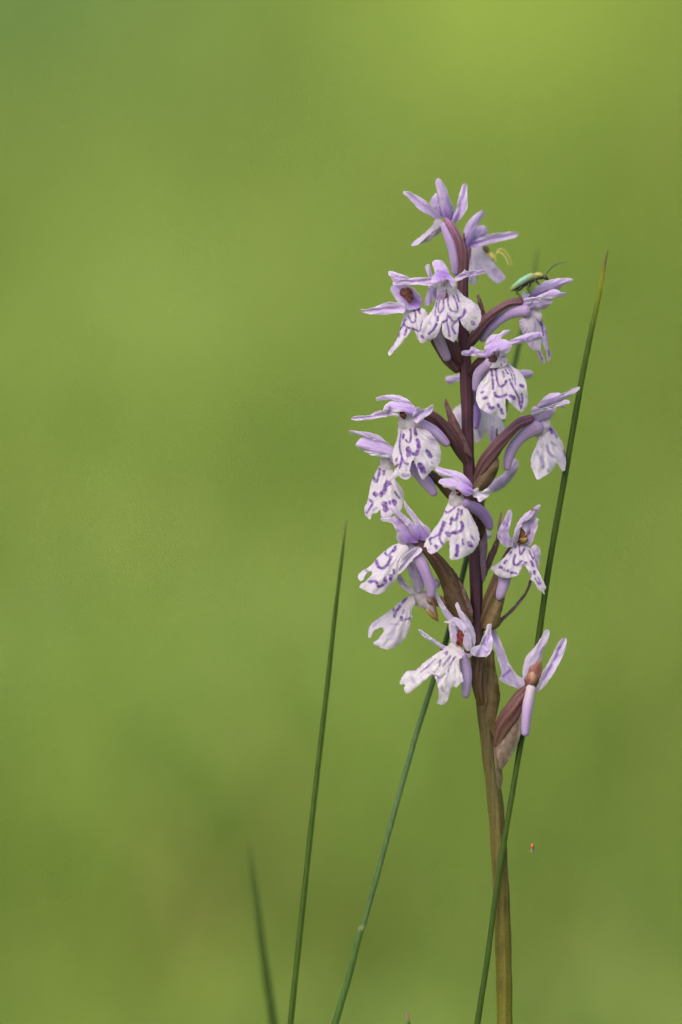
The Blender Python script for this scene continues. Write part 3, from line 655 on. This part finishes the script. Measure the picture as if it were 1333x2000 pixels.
# ---- left flower of the lower tier
f = flower(R5, (590, 500), -55, 'lower left flower with upswept sepals and lip thrust outwards')
ovary(f, R5, [(620, 450, 36), (715, 520, 46), (800, 615, 58), (885, 730, 74), (960, 870, 84), (1030, 1010, 78), (1110, 1150, 56), (1170, 1230, 40)], [-46, -42, -36, -28, -20, -12, -5, 0], cols=[lin(110, 72, 80), OV_C, lin(94, 70, 52), lin(88, 66, 48)])
bract(R5, [(880, 790), (930, 690), (1000, 750), (1080, 900), (1142, 1060), (1160, 1210), (1060, 1200), (970, 1130), (900, 1010)], -40, base=lin(90, 68, 50), ku=18)
bract(R5, [(1030, 830), (1060, 850), (1100, 930), (1150, 1060), (1160, 1160), (1120, 1120), (1080, 1000)], -46, base=lin(110, 84, 84), ku=4)
sep(f, R5, [(518, 78), (550, 118), (620, 208), (700, 298), (766, 360), (745, 425), (700, 458), (655, 430), (640, 340), (590, 250), (540, 170)], -58, ku=-6, root=(690, 430), base=lin(196, 176, 220))
sep(f, R5, [(385, 138), (430, 148), (500, 198), (560, 248), (622, 308), (665, 380), (650, 460), (600, 410), (540, 310), (470, 240), (410, 185)], -68, ku=5, base=lin(190, 160, 214), root=(640, 440))
pet(f, R5, [(302, 245), (330, 250), (400, 240), (450, 225), (500, 255), (570, 325), (640, 420), (650, 475), (560, 480), (490, 488), (455, 440), (450, 380), (420, 310), (370, 282), (320, 277)], -60, ku=10, base=lin(178, 150, 200), root=(600, 450))
throat(f, R5, [(465, 485), (560, 470), (640, 455), (690, 520), (645, 570), (560, 600), (500, 550)], -58, base=lin(196, 176, 206))
spur(f, R5, [(620, 560, 52), (690, 680, 54), (735, 790, 50), (770, 895, 45), (772, 970, 32)], [-58, -62, -64, -62, -60], cols=[SPURC, lin(172, 144, 194), lin(182, 156, 204)])
lip(f, R5, [(485, 478), (420, 500), (360, 540), (290, 600), (210, 690), (130, 740), (93, 780), (98, 812), (116, 834), (138, 824), (158, 785), (196, 742), (228, 752), (198, 800), (155, 838), (118, 868), (116, 896), (180, 932), (260, 957), (320, 942), (370, 902), (430, 842), (462, 770), (490, 690), (550, 600), (570, 540), (530, 485)], -62, gx=-0.2, gy=-0.35, ku=12, root=(520, 500),
    strokes=[([(357, 525), (345, 570), (375, 592), (420, 545), (442, 508)], 18), ([(422, 555), (442, 538)], 27), ([(265, 645), (285, 702), (335, 712), (380, 665), (397, 610)], 28), ([(198, 842), (260, 837), (285, 882), (325, 868)], 27), ([(347, 812), (347, 842)], 36), ([(395, 783), (395, 817)], 32), ([(425, 730), (428, 758)], 24), ([(168, 735), (182, 740)], 24, MARK, .6)])
pet(f, R5, [(640, 515), (690, 535), (675, 565), (605, 630), (545, 700), (480, 765), (468, 745), (505, 640), (560, 570)], -72, ku=-8, base=lin(198, 180, 216), rim=.9)
# ---- fading flower under it
f = flower(R5, (680, 960), -25, 'fading flower with a browned withered base')
ovary(f, R5, [(760, 1000, 44), (880, 1030, 50), (1000, 1100, 50), (1150, 1230, 44)], [-18, -10, -6, 0], cols=[lin(150, 120, 110), OV_C])
pet(f, R5, [(540, 680), (590, 648), (650, 690), (692, 760), (712, 830), (700, 910), (620, 940), (600, 860), (570, 780)], -22, ku=10, base=lin(190, 166, 206))
sep(f, R5, [(458, 800), (480, 768), (505, 790), (555, 860), (612, 930), (590, 952), (520, 905), (470, 852)], -30, ku=-5, rim=.9)
sep(f, R5, [(770, 790), (800, 795), (862, 850), (850, 885), (810, 920), (770, 900)], -18, ku=5)
throat(f, R5, [(575, 965), (640, 930), (740, 930), (785, 980), (805, 1050), (805, 1130), (782, 1155), (720, 1100), (640, 1065), (590, 1015)], -30, base=lin(196, 176, 178), ku=12,
       strokes=[([(720, 1090), (780, 1150)], 26, lin(150, 110, 70), .7), ([(620, 1030), (700, 1080)], 10, lin(150, 120, 100), .5)])
tube('withered_tip', R5, [(740, 1100, 18), (790, 1160, 20), (842, 1205, 4)], -28, M_FLESH, [lin(140, 110, 84), lin(104, 70, 30)], f, sides=8)
tube('withered_tip', R5, [(792, 985, 12), (808, 1080, 13), (826, 1150, 10), (836, 1200, 4)], -34, M_FLESH, [lin(104, 74, 62), lin(108, 74, 28)], f, sides=8)
lip(f, R5, [(605, 965), (540, 983), (480, 1030), (410, 1090), (300, 1170), (220, 1230), (193, 1290), (193, 1357), (215, 1352), (240, 1292), (290, 1270), (327, 1268), (330, 1310), (280, 1370), (237, 1412), (290, 1442), (360, 1468), (440, 1442), (512, 1390), (562, 1310), (582, 1230), (575, 1192), (608, 1165), (592, 1140), (602, 1080), (625, 1040)], -30, gx=-0.2, gy=-0.3, ku=12, root=(590, 1000), base=lin(222, 216, 226), soft=.6,
    strokes=[([(542, 988), (508, 1032)], 26), ([(420, 1078), (425, 1107)], 22), ([(482, 1068), (463, 1098)], 30), ([(440, 1128), (435, 1162)], 28, MARK, .8), ([(494, 1172), (501, 1192)], 28), ([(538, 1192), (572, 1178)], 21), ([(520, 1108), (510, 1127)], 24, MARK, .8), ([(395, 1230), (475, 1235)], 14, MARK, .45), ([(420, 1290), (380, 1360)], 50, LILAC_D, .25), ([(300, 1190), (240, 1250)], 24, LILAC_D, .4)])
# ---- lowest front flower
f = flower(R7, (500, 400), -70, 'lowest front flower with ragged white two-part lip')
ovary(f, R7, [(545, 400, 30), (600, 400, 34), (620, 470, 42), (620, 600, 40), (640, 720, 34), (672, 800, 24)], [-58, -40, -30, -24, -18, -8], cols=[OV_B, lin(92, 70, 52), lin(86, 66, 44)])
spur(f, R7, [(520, 430, 32), (545, 540, 38), (546, 640, 36), (538, 715, 27)], [-60, -52, -50, -50])
sep(f, R7, [(318, -20), (340, -12), (370, 50), (420, 120), (470, 180), (470, 215), (420, 190), (388, 150), (348, 70)], -52, ku=4, base=lin(200, 182, 222))
sep(f, R7, [(208, 254), (225, 250), (290, 298), (360, 345), (430, 380), (430, 400), (360, 382), (290, 336), (225, 282)], -36, ku=4, base=lin(196, 186, 220))
sep(f, R7, [(468, 80), (480, 56), (492, 75), (512, 120), (550, 160), (587, 220), (607, 280), (607, 345), (585, 385), (565, 330), (545, 260), (515, 200), (488, 140)], -72, ku=6, base=lin(204, 188, 222))
pet(f, R7, [(422, 212), (470, 215), (505, 255), (495, 320), (485, 360), (440, 340), (428, 280)], -66, ku=6, base=lin(206, 194, 222))
column(f, R7, [(480, 305), (488, 252), (520, 276), (538, 312), (522, 342), (515, 375), (492, 360), (476, 348)], -74, base=lin(130, 48, 56), strokes=[([(500, 335), (512, 365)], 14, lin(150, 80, 40), .8)])
pet(f, R7, [(386, 197), (430, 185), (465, 163), (510, 188), (552, 240), (580, 310), (580, 385), (550, 400), (522, 345), (532, 290), (502, 248), (470, 218), (430, 212)], -80, ku=9, base=lin(206, 190, 224))
sep(f, R7, [(572, 412), (600, 370), (640, 358), (660, 310), (680, 270), (690, 218), (722, 213), (720, 260), (730, 330), (722, 390), (702, 432), (660, 442), (608, 440)], -74, ku=-7, rim=.7, base=lin(196, 178, 220), strokes=[([(680, 300), (672, 350), (690, 370)], 9, LILAC_D, .9), ([(700, 310), (690, 345)], 7, LILAC_D, .9), ([(665, 390), (690, 412), (712, 395)], 7, LILAC_D, .9), ([(705, 250), (700, 290)], 6, LILAC_D, .7)])
throat(f, R7, [(418, 365), (450, 338), (492, 350), (545, 388), (590, 400), (575, 445), (500, 458), (435, 425)], -76, base=lin(218, 206, 206))
lip(f, R7, [(425, 362), (380, 390), (320, 430), (250, 480), (190, 535), (140, 540), (105, 565), (76, 632), (115, 637), (108, 665), (118, 695), (142, 697), (200, 652), (260, 605), (302, 563), (325, 590), (345, 650), (352, 730), (338, 770), (362, 778), (388, 775), (412, 750), (430, 690), (450, 655), (475, 660), (500, 630), (522, 615), (515, 570), (500, 530), (495, 470), (515, 440), (470, 400)], -80, gx=-0.15, gy=-0.35, ku=13, root=(470, 400), base=lin(236, 232, 232),
    strokes=[([(393, 417), (410, 405), (407, 425)], 13), ([(328, 457), (268, 515), (222, 552)], 8), ([(362, 465), (355, 502)], 13), ([(432, 438), (380, 512)], 12), ([(467, 443), (428, 497)], 14), ([(333, 575), (360, 592), (397, 563)], 17, MARK, .55), ([(420, 510), (415, 547)], 10, MARK, .7), ([(372, 660), (382, 682)], 18, MARK, .4), ([(158, 590), (182, 632)], 18, MARK, .35), ([(250, 610), (230, 622)], 10, MARK, .5), ([(275, 550), (290, 560)], 10, MARK, .5), ([(425, 655), (430, 665)], 10, MARK, .4)])
# ---- right flower of the lower tier
f = flower(R6, (660, 560), -45, 'right flower with a brown-red throat and forked lip')
ovary(f, R6, [(600, 580, 44), (520, 720, 60), (450, 900, 84), (390, 1080, 100), (330, 1240, 92), (270, 1390, 70), (230, 1480, 50)], [-22, -14, -10, -8, -6, -3, 0], cols=[OV_B, lin(100, 76, 60), lin(104, 84, 56), lin(96, 72, 54)])
bract(R6, [(470, 1060), (480, 1170), (440, 1330), (430, 1450), (350, 1500), (250, 1480), (280, 1360), (340, 1240), (400, 1140)], -32, base=lin(112, 92, 60), ku=16)
spur(f, R6, [(560, 700, 60), (490, 900, 74), (462, 1020, 62), (432, 1115, 50), (418, 1155, 34)], [-18, -24, -32, -34, -34], cols=[SPURC, lin(184, 160, 204), lin(182, 158, 202)])
bract(R6, [(436, 228), (450, 240), (440, 330), (424, 500), (412, 600), (350, 760), (285, 900), (235, 1000), (250, 900), (285, 720), (330, 620), (385, 500), (410, 330)], 6, base=lin(108, 80, 84))
bract(R6, [(228, 380), (262, 395), (285, 450), (292, 640), (275, 760), (285, 860), (245, 990), (215, 800), (200, 600), (205, 470)], -16, base=lin(128, 100, 122), ku=4)
bract(R6, [(745, 968), (770, 960), (762, 1010), (720, 1110), (650, 1210), (560, 1310), (430, 1430), (330, 1520), (300, 1500), (420, 1390), (560, 1260), (660, 1150), (715, 1060)], -4, base=lin(104, 82, 92), ku=3)
sep(f, R6, [(398, 450), (420, 390), (470, 310), (498, 240), (530, 193), (558, 240), (547, 330), (527, 410), (532, 480), (572, 530), (560, 595), (500, 605), (450, 572), (408, 512)], -48, ku=6, base=lin(178, 154, 202), strokes=[([(520, 240), (512, 300)], 9, LILAC_D, .9), ([(480, 325), (462, 360)], 13, LILAC_D, .9), ([(508, 340), (500, 375)], 11, LILAC_D, .9), ([(475, 400), (440, 455)], 10, LILAC_D, .7), ([(415, 480), (450, 510)], 10, LILAC_D, .7), ([(520, 300), (516, 330)], 8, LILAC_D, .8)])
sep(f, R6, [(566, 510), (588, 420), (618, 340), (680, 260), (760, 198), (852, 142), (868, 168), (832, 240), (800, 285), (720, 310), (665, 365), (640, 450), (615, 550), (575, 560)], -50, ku=7, base=lin(182, 154, 206), strokes=[([(770, 188), (815, 205)], 26, lin(120, 104, 60), .9)])
pet(f, R6, [(690, 330), (740, 285), (800, 278), (858, 310), (832, 322), (838, 372), (812, 450), (782, 545), (745, 590), (715, 540), (700, 440), (660, 380)], -40, ku=-8, base=lin(176, 150, 196))
column(f, R6, [(595, 545), (628, 450), (658, 362), (710, 346), (757, 368), (745, 440), (712, 490), (722, 525), (692, 570), (645, 570)], -46, base=lin(118, 72, 62), ku=-4, strokes=[([(625, 520), (650, 548)], 40, lin(56, 36, 22), .9), ([(665, 430), (690, 510), (705, 535)], 20, lin(150, 112, 70), .9), ([(690, 380), (735, 390)], 34, lin(146, 92, 84), .7)])
tube('anther', R6, [(655, 520, 22), (690, 530, 26), (715, 510, 14)], -54, M_FLESH, [lin(100, 76, 36), lin(140, 110, 60)], f, sides=10)
sep(f, R6, [(765, 610), (810, 573), (852, 610), (868, 660), (858, 760), (842, 845), (818, 825), (798, 740), (768, 660)], -40, ku=6, base=lin(186, 164, 206), rim=.8)
lip(f, R6, [(570, 578), (530, 650), (470, 720), (400, 780), (328, 830), (360, 872), (400, 912), (470, 937), (550, 932), (622, 902), (652, 850), (682, 800), (720, 832), (750, 900), (768, 962), (798, 980), (840, 1062), (880, 1090), (912, 1118), (910, 1072), (928, 1040), (892, 960), (852, 880), (822, 800), (792, 700), (772, 620), (722, 566), (650, 558)], -54, gy=-0.35, ku=10, kv=10, root=(650, 540),
    strokes=[([(635, 570), (640, 640), (655, 682), (695, 615)], 20), ([(592, 688), (575, 750), (600, 802), (665, 752)], 23), ([(548, 655), (534, 683)], 22), ([(497, 752), (478, 777)], 24), ([(432, 820), (447, 825)], 36), ([(473, 848), (481, 857)], 29, MARK, .75), ([(515, 853), (519, 864)], 27), ([(548, 880), (605, 886)], 24), ([(595, 588), (595, 607)], 23), ([(743, 638), (770, 700), (792, 732)], 15), ([(768, 757), (792, 812)], 24), ([(697, 770), (717, 770)], 22), ([(800, 868), (805, 892)], 29), ([(808, 938), (852, 1012)], 16), ([(840, 928), (872, 1002)], 13), ([(760, 878), (765, 922)], 15)])
# ---- lowest right flower, lip gone
f = flower(R7, (1000, 660), -10, 'lowest right flower without a lip, its brown column bare')
ovary(f, R7, [(985, 660, 26), (930, 720, 46), (865, 830, 64), (810, 930, 62), (775, 1030, 44), (755, 1110, 26)], [-8, -9, -10, -10, -6, 0], cols=[lin(104, 66, 62), lin(96, 62, 58), lin(104, 74, 68)])
bract(R7, [(935, 870), (925, 1000), (882, 1110), (832, 1190), (785, 1238), (765, 1180), (752, 1040), (790, 975), (855, 920)], -22, base=lin(122, 102, 90), ku=14, strokes=[([(930, 880), (915, 1010), (850, 1160)], 22, lin(150, 148, 128), .6)])
spur(f, R7, [(1000, 660, 36), (980, 770, 38), (966, 880, 35), (960, 985, 27)], [-14, -20, -22, -22], cols=[lin(206, 192, 204), SPURC, lin(178, 154, 202)])
sep(f, R7, [(716, 245), (740, 243), (772, 300), (812, 400), (852, 500), (902, 570), (950, 605), (945, 668), (870, 652), (800, 622), (778, 600), (793, 550), (768, 470), (738, 370), (718, 290)], -8, ku=-5, base=lin(206, 192, 226), strokes=[([(805, 580), (850, 540)], 18, LILAC_D, .9), ([(735, 280), (770, 370)], 20, LILAC_D, .45), ([(790, 430), (820, 490)], 18, LILAC_D, .3)])
sep(f, R7, [(942, 590), (943, 520), (968, 440), (1020, 380), (1070, 310), (1100, 253), (1130, 263), (1117, 330), (1087, 400), (1072, 470), (1040, 500), (1000, 560), (960, 620)], -4, ku=6, base=lin(208, 194, 222))
sep(f, R7, [(1033, 682), (1055, 620), (1090, 540), (1150, 430), (1195, 340), (1235, 311), (1252, 325), (1237, 400), (1202, 480), (1152, 570), (1102, 642), (1060, 678)], -10, ku=-5, base=lin(206, 190, 226), strokes=[([(1090, 600), (1150, 500)], 16, LILAC_D, .55), ([(1185, 390), (1210, 370)], 16, LILAC_D, .6), ([(1170, 460), (1190, 430)], 20, LILAC_D, .5)])
column(f, R7, [(938, 650), (958, 580), (1000, 480), (1040, 448), (1072, 480), (1078, 530), (1066, 600), (1035, 655), (980, 688)], -12, base=lin(150, 104, 92), ku=5, thick=6, strokes=[([(1020, 480), (1030, 530)], 20, lin(150, 80, 74), .8), ([(985, 560), (1000, 600)], 16, lin(200, 150, 90), .8), ([(1050, 500), (1045, 560)], 12, lin(140, 84, 70), .8)])
tube('anther', R7, [(1008, 560, 20), (1014, 600, 28), (1005, 630, 18)], -18, M_FLESH, [lin(156, 118, 98), lin(126, 86, 80)], f, sides=12)
# ---- sheathing bracts at the foot of the spike
bract(R7, [(568, 430), (640, 440), (695, 470), (700, 600), (690, 740), (672, 840), (640, 800), (612, 680), (585, 540)], -22, base=lin(98, 76, 58), ku=10)
bract(R7, [(690, 450), (735, 395), (748, 500), (782, 700), (772, 800), (748, 910), (742, 1010), (700, 930), (650, 850), (672, 700), (688, 580)], -19, base=lin(92, 76, 44), ku=10)
bract(R7, [(700, 1120), (760, 1060), (795, 1240), (800, 1320), (770, 1420), (720, 1500), (690, 1380)], -14, base=lin(112, 100, 74), ku=10)

# ------------------------------------------------------------------ grass blades beside the orchid
def blade(pts, d, ystops, cols, label, name='grass_blade', flat=0.55):
    """pts (x, y, half width) from the tip down to the lowest point in view; carried on straight to the ground"""
    p = np.array(pts, float); d = np.array(d, float)
    w = P(p[-2:, 0], p[-2:, 1], d[-2:])
    # continue below the picture until the ground is met
    dy = 300.0
    sx = (p[-1, 0] - p[-2, 0]) / (p[-1, 1] - p[-2, 1])
    sdp = (d[-1] - d[-2]) / (p[-1, 1] - p[-2, 1])
    x, y, hw, dd = p[-1, 0], p[-1, 1], p[-1, 2], d[-1]
    ext = []; de = []
    for i in range(1, 60):
        y2 = y + dy * i
        x2 = x + sx * dy * i * (1 - 0.01 * i); d2 = dd + sdp * dy * i * 0.5
        ext.append((x2, y2, hw + 0.15 * i)); de.append(d2)
        if P(x2, y2, d2)[2] < -0.002: break
    ap = [tuple(q) for q in p] + ext; ad = list(d) + de
    root = P(ap[-1][0], ap[-1][1], ad[-1])
    o = tube(name, PX, ap, ad, M_BLADE, cols, None, ystops=ystops, sides=18, flat=flat, step=6.0, streak=0.22, ridges=5, ridge_amp=0.05, seed=len(pts))
    tag(o, label, 'grass blade', 'grass blades standing around the orchid')
    return o
GA = lin(44, 64, 6); GB = lin(78, 108, 34); GC = lin(70, 94, 52)
blade([(1188, 490, .8), (1183, 512, 2.2), (1178, 535, 3.5), (1170, 580, 4.6), (1156, 645, 5.4), (1135, 752, 5.8), (1104, 930, 6), (1074, 1100, 6), (1046, 1290, 6), (1013, 1480, 5.6), (991, 1610, 5.4), (970, 1740, 5.4), (953, 1870, 5.6), (933, 2000, 6)],
      [40, 38, 36, 32, 28, 24, 18, 14, 10, 2, -14, -26, -34, -40], [490, 515, 540, 580, 660, 800, 1300, 2000, 4000], [lin(70, 54, 34), lin(76, 62, 30), lin(110, 106, 10), lin(84, 96, 8), lin(54, 74, 8), lin(44, 64, 8), GA, GA, GA],
      'tall dark green grass blade with browned tip leaning across the orchid stem')
blade([(678, 1016, .9), (674, 1040, 2), (668, 1090, 3.2), (655, 1200, 4.2), (640, 1340, 5), (625, 1470, 5.2), (608, 1620, 5.4), (590, 1790, 5.6), (568, 2000, 6)],
      [95, 94, 92, 88, 82, 76, 68, 60, 50], [1016, 1060, 1120, 1400, 2000, 4000], [lin(84, 88, 50), lin(56, 74, 24), GA, GA, lin(46, 66, 8), GA],
      'straight dark green grass blade standing alone with a thin pointed tip')
blade([(1052, 484, 1), (1046, 515, 2.5), (1030, 600, 4), (1010, 690, 5), (962, 900, 5.5), (914, 1085, 5.6), (878, 1230, 5.6), (850, 1320, 5.5), (812, 1440, 5.4), (770, 1590, 5.2), (736, 1715, 5.2), (711, 1806, 5), (708, 1812, 6.8), (703, 1824, 6.2), (684, 1900, 6.2), (655, 2000, 7)],
      [470, 445, 390, 330, 210, 130, 100, 84, 68, 50, 40, 34, 33, 33, 30, 26], [484, 560, 690, 1100, 1250, 1340, 1500, 1805, 1812, 1820, 2000, 4000], [lin(60, 84, 34), lin(44, 68, 16), lin(34, 58, 8), lin(28, 48, 8), lin(30, 50, 14), lin(56, 78, 40), lin(64, 86, 48), lin(58, 82, 40), lin(96, 108, 70), lin(60, 84, 36), lin(54, 80, 28), GA],
      'grey-green grass stalk with a swollen joint passing behind the orchid flowers')
blade([(489, 1640, 1.2), (493, 1690, 4), (503, 1770, 6), (514, 1860, 7.5), (535, 2000, 9)], [560, 555, 548, 540, 530], [1640, 1720, 1850, 2000, 4000], [lin(70, 88, 30), lin(52, 72, 18), GA, GA, GA],
      'short blurred grass blade with blunt tip standing apart, shortest in view')
blade([(797, 1984, .8), (798, 1992, 2), (800, 2000, 3)], [-4, -4, -4], [1984, 1992, 2000, 4000], [lin(120, 92, 84), lin(100, 92, 60), GA, GA],
      'brownish tip of a very low grass blade between the jointed stalk and the orchid')

# ------------------------------------------------------------------ the beetle
GRN = lin(108, 146, 120); GOLD = lin(146, 140, 78); BLK = lin(34, 32, 24)
bd = -14
beetle = tube('beetle', R2, [(500, 697, 8), (545, 672, 22), (600, 640, 27), (650, 612, 28), (690, 598, 24), (715, 588, 22), (745, 588, 20), (758, 588, 14), (775, 594, 17), (788, 603, 12), (795, 612, 6)], bd, M_CHITIN,
              [lin(60, 56, 36), BLK, BLK, BLK, lin(50, 46, 30), lin(60, 54, 34), BLK, BLK], None, sides=16, step=1.2)
tag(beetle, 'slender metallic green beetle with long antennae perched on an orchid flower', 'beetle')
for s_ in (-1, 1):
    tube('elytron', R2, [(489, 700, 6), (515, 672, 19), (560, 636, 25), (620, 598, 27), (660, 580, 25), (688, 576, 16)], [bd + s_ * q for q in (0.6, 2.0, 3.0, 3.2, 3.0, 2.0)], M_SHELL,
         [lin(128, 124, 70), lin(116, 140, 92), GRN, lin(110, 152, 130), lin(112, 146, 110), GOLD], beetle, sides=14, step=1.2, flat=0.75)
tube('pronotum', R2, [(684, 574, 12), (700, 570, 19), (728, 571, 20), (750, 580, 17), (758, 586, 10)], bd, M_SHELL, [GOLD, lin(150, 146, 70), GOLD, lin(90, 84, 46)], beetle, sides=14, step=1.2, flat=1.15)
tube('eye', R2, [(774, 585, 5), (779, 588, 7), (783, 592, 5)], bd - 3, M_CHITIN, [BLK * .5], beetle, sides=10, step=1)
LEG = lin(24, 22, 16)
for s_, e_ in ((-1, 0), (1, 14)):
    tube('leg', R2, [(590 + e_, 655, 6), (560 + e_, 690, 5), (532 + e_, 705, 4), (552 + e_, 735, 3.2), (572 + e_, 762, 3)], [bd + s_ * 3, bd + s_ * 7, bd + s_ * 9, bd + s_ * 7, bd + s_ * 6], M_CHITIN, [LEG], beetle, sides=7, step=1.2)
    tube('leg', R2, [(640 + e_, 630, 6), (632 + e_, 662, 5), (622 + e_, 680, 4), (636 + e_, 705, 3), (645 + e_, 730, 2.6)], [bd + s_ * 3, bd + s_ * 7, bd + s_ * 8, bd + s_ * 5, bd + s_ * 4], M_CHITIN, [LEG], beetle, sides=7, step=1.2)
    tube('leg', R2, [(695 + e_, 602, 6), (692 + e_, 620, 5), (700 + e_, 632, 4), (712 + e_, 642, 3), (724 + e_, 652, 2.6)], [bd + s_ * 3, bd + s_ * 6, bd + s_ * 7, bd + s_ * 6, bd + s_ * 5], M_CHITIN, [LEG], beetle, sides=7, step=1.2)
tube('antenna', R2, [(772, 580, 4), (790, 550, 4), (825, 512, 4), (870, 484, 3.5), (910, 470, 3), (945, 462, 2)], [bd - 2, bd - 3, bd - 5, bd - 7, bd - 8, bd - 9], M_CHITIN, [lin(56, 66, 34)], beetle, sides=7, step=1.2)
tube('antenna', R2, [(770, 580, 4), (784, 555, 4), (812, 518, 4), (850, 490, 3.5), (885, 476, 3), (905, 470, 2)], [bd + 2, bd + 5, bd + 12, bd + 20, bd + 28, bd + 34], M_CHITIN, [lin(56, 66, 34)], beetle, sides=7, step=1.2)

# ------------------------------------------------------------------ the small spider on the second flower
SPY = lin(206, 196, 110)
spd = 150
spider = tube('spider', R2, [(272, 345, 14), (288, 358, 24), (305, 380, 19), (318, 396, 12), (330, 410, 16), (344, 432, 19), (352, 452, 10)], [spd, spd - 2, spd - 4, spd - 5, spd - 6, spd - 6, spd - 5], M_SPIDER,
              [lin(70, 62, 40), lin(84, 74, 46), lin(120, 106, 60), SPY, SPY, lin(196, 184, 96)], None, sides=14, step=1.2)
tag(spider, 'tiny pale yellow spider with raised legs on the second orchid flower', 'spider')
for k_, (q, dq) in enumerate([([(335, 420, 7), (362, 440, 7), (378, 395, 7), (400, 362, 6), (435, 368, 5), (475, 420, 4), (500, 490, 3)], 2), ([(335, 420, 7), (358, 432, 7), (382, 392, 6), (410, 388, 6), (445, 425, 5), (475, 490, 3)], -8),
                              ([(322, 400, 6), (345, 405, 6), (365, 430, 5), (372, 465, 3)], -12), ([(310, 390, 6), (300, 420, 5), (315, 450, 4), (330, 470, 3)], -14),
                              ([(318, 398, 6), (340, 395, 6), (352, 420, 5), (350, 455, 3)], 10), ([(300, 372, 6), (285, 400, 5), (290, 430, 3)], 8)]):
    tube('leg', R2, q, [spd - 4 + dq * i / 3 for i in range(len(q))], M_SPIDER, [SPY, lin(214, 204, 120)], spider, sides=7, step=1.2)

# ------------------------------------------------------------------ tiny orange insect in the air
fly = tube('tiny_insect', R8, [(541, 648, 9), (539, 662, 14), (535, 678, 13), (531, 698, 5)], -30, M_CHITIN, [lin(140, 82, 30), lin(146, 80, 24), lin(120, 66, 24)], None, sides=12, step=0.8)
tag(fly, 'tiny orange insect flying beside the orchid stem', 'insect')
for s_ in (-1, 1):
    sheet('wing', R8, [(536, 668), (545, 672), (556, 690), (558, 704), (546, 706), (536, 690)] if s_ > 0 else [(532, 672), (526, 690), (524, 706), (534, 712), (540, 696), (538, 676)], -30 + s_ * 3, fly, 'throat', base=lin(140, 150, 110), thick=.4, h=1.0, ku=0, kv=0, curl=0, ruffle=0)
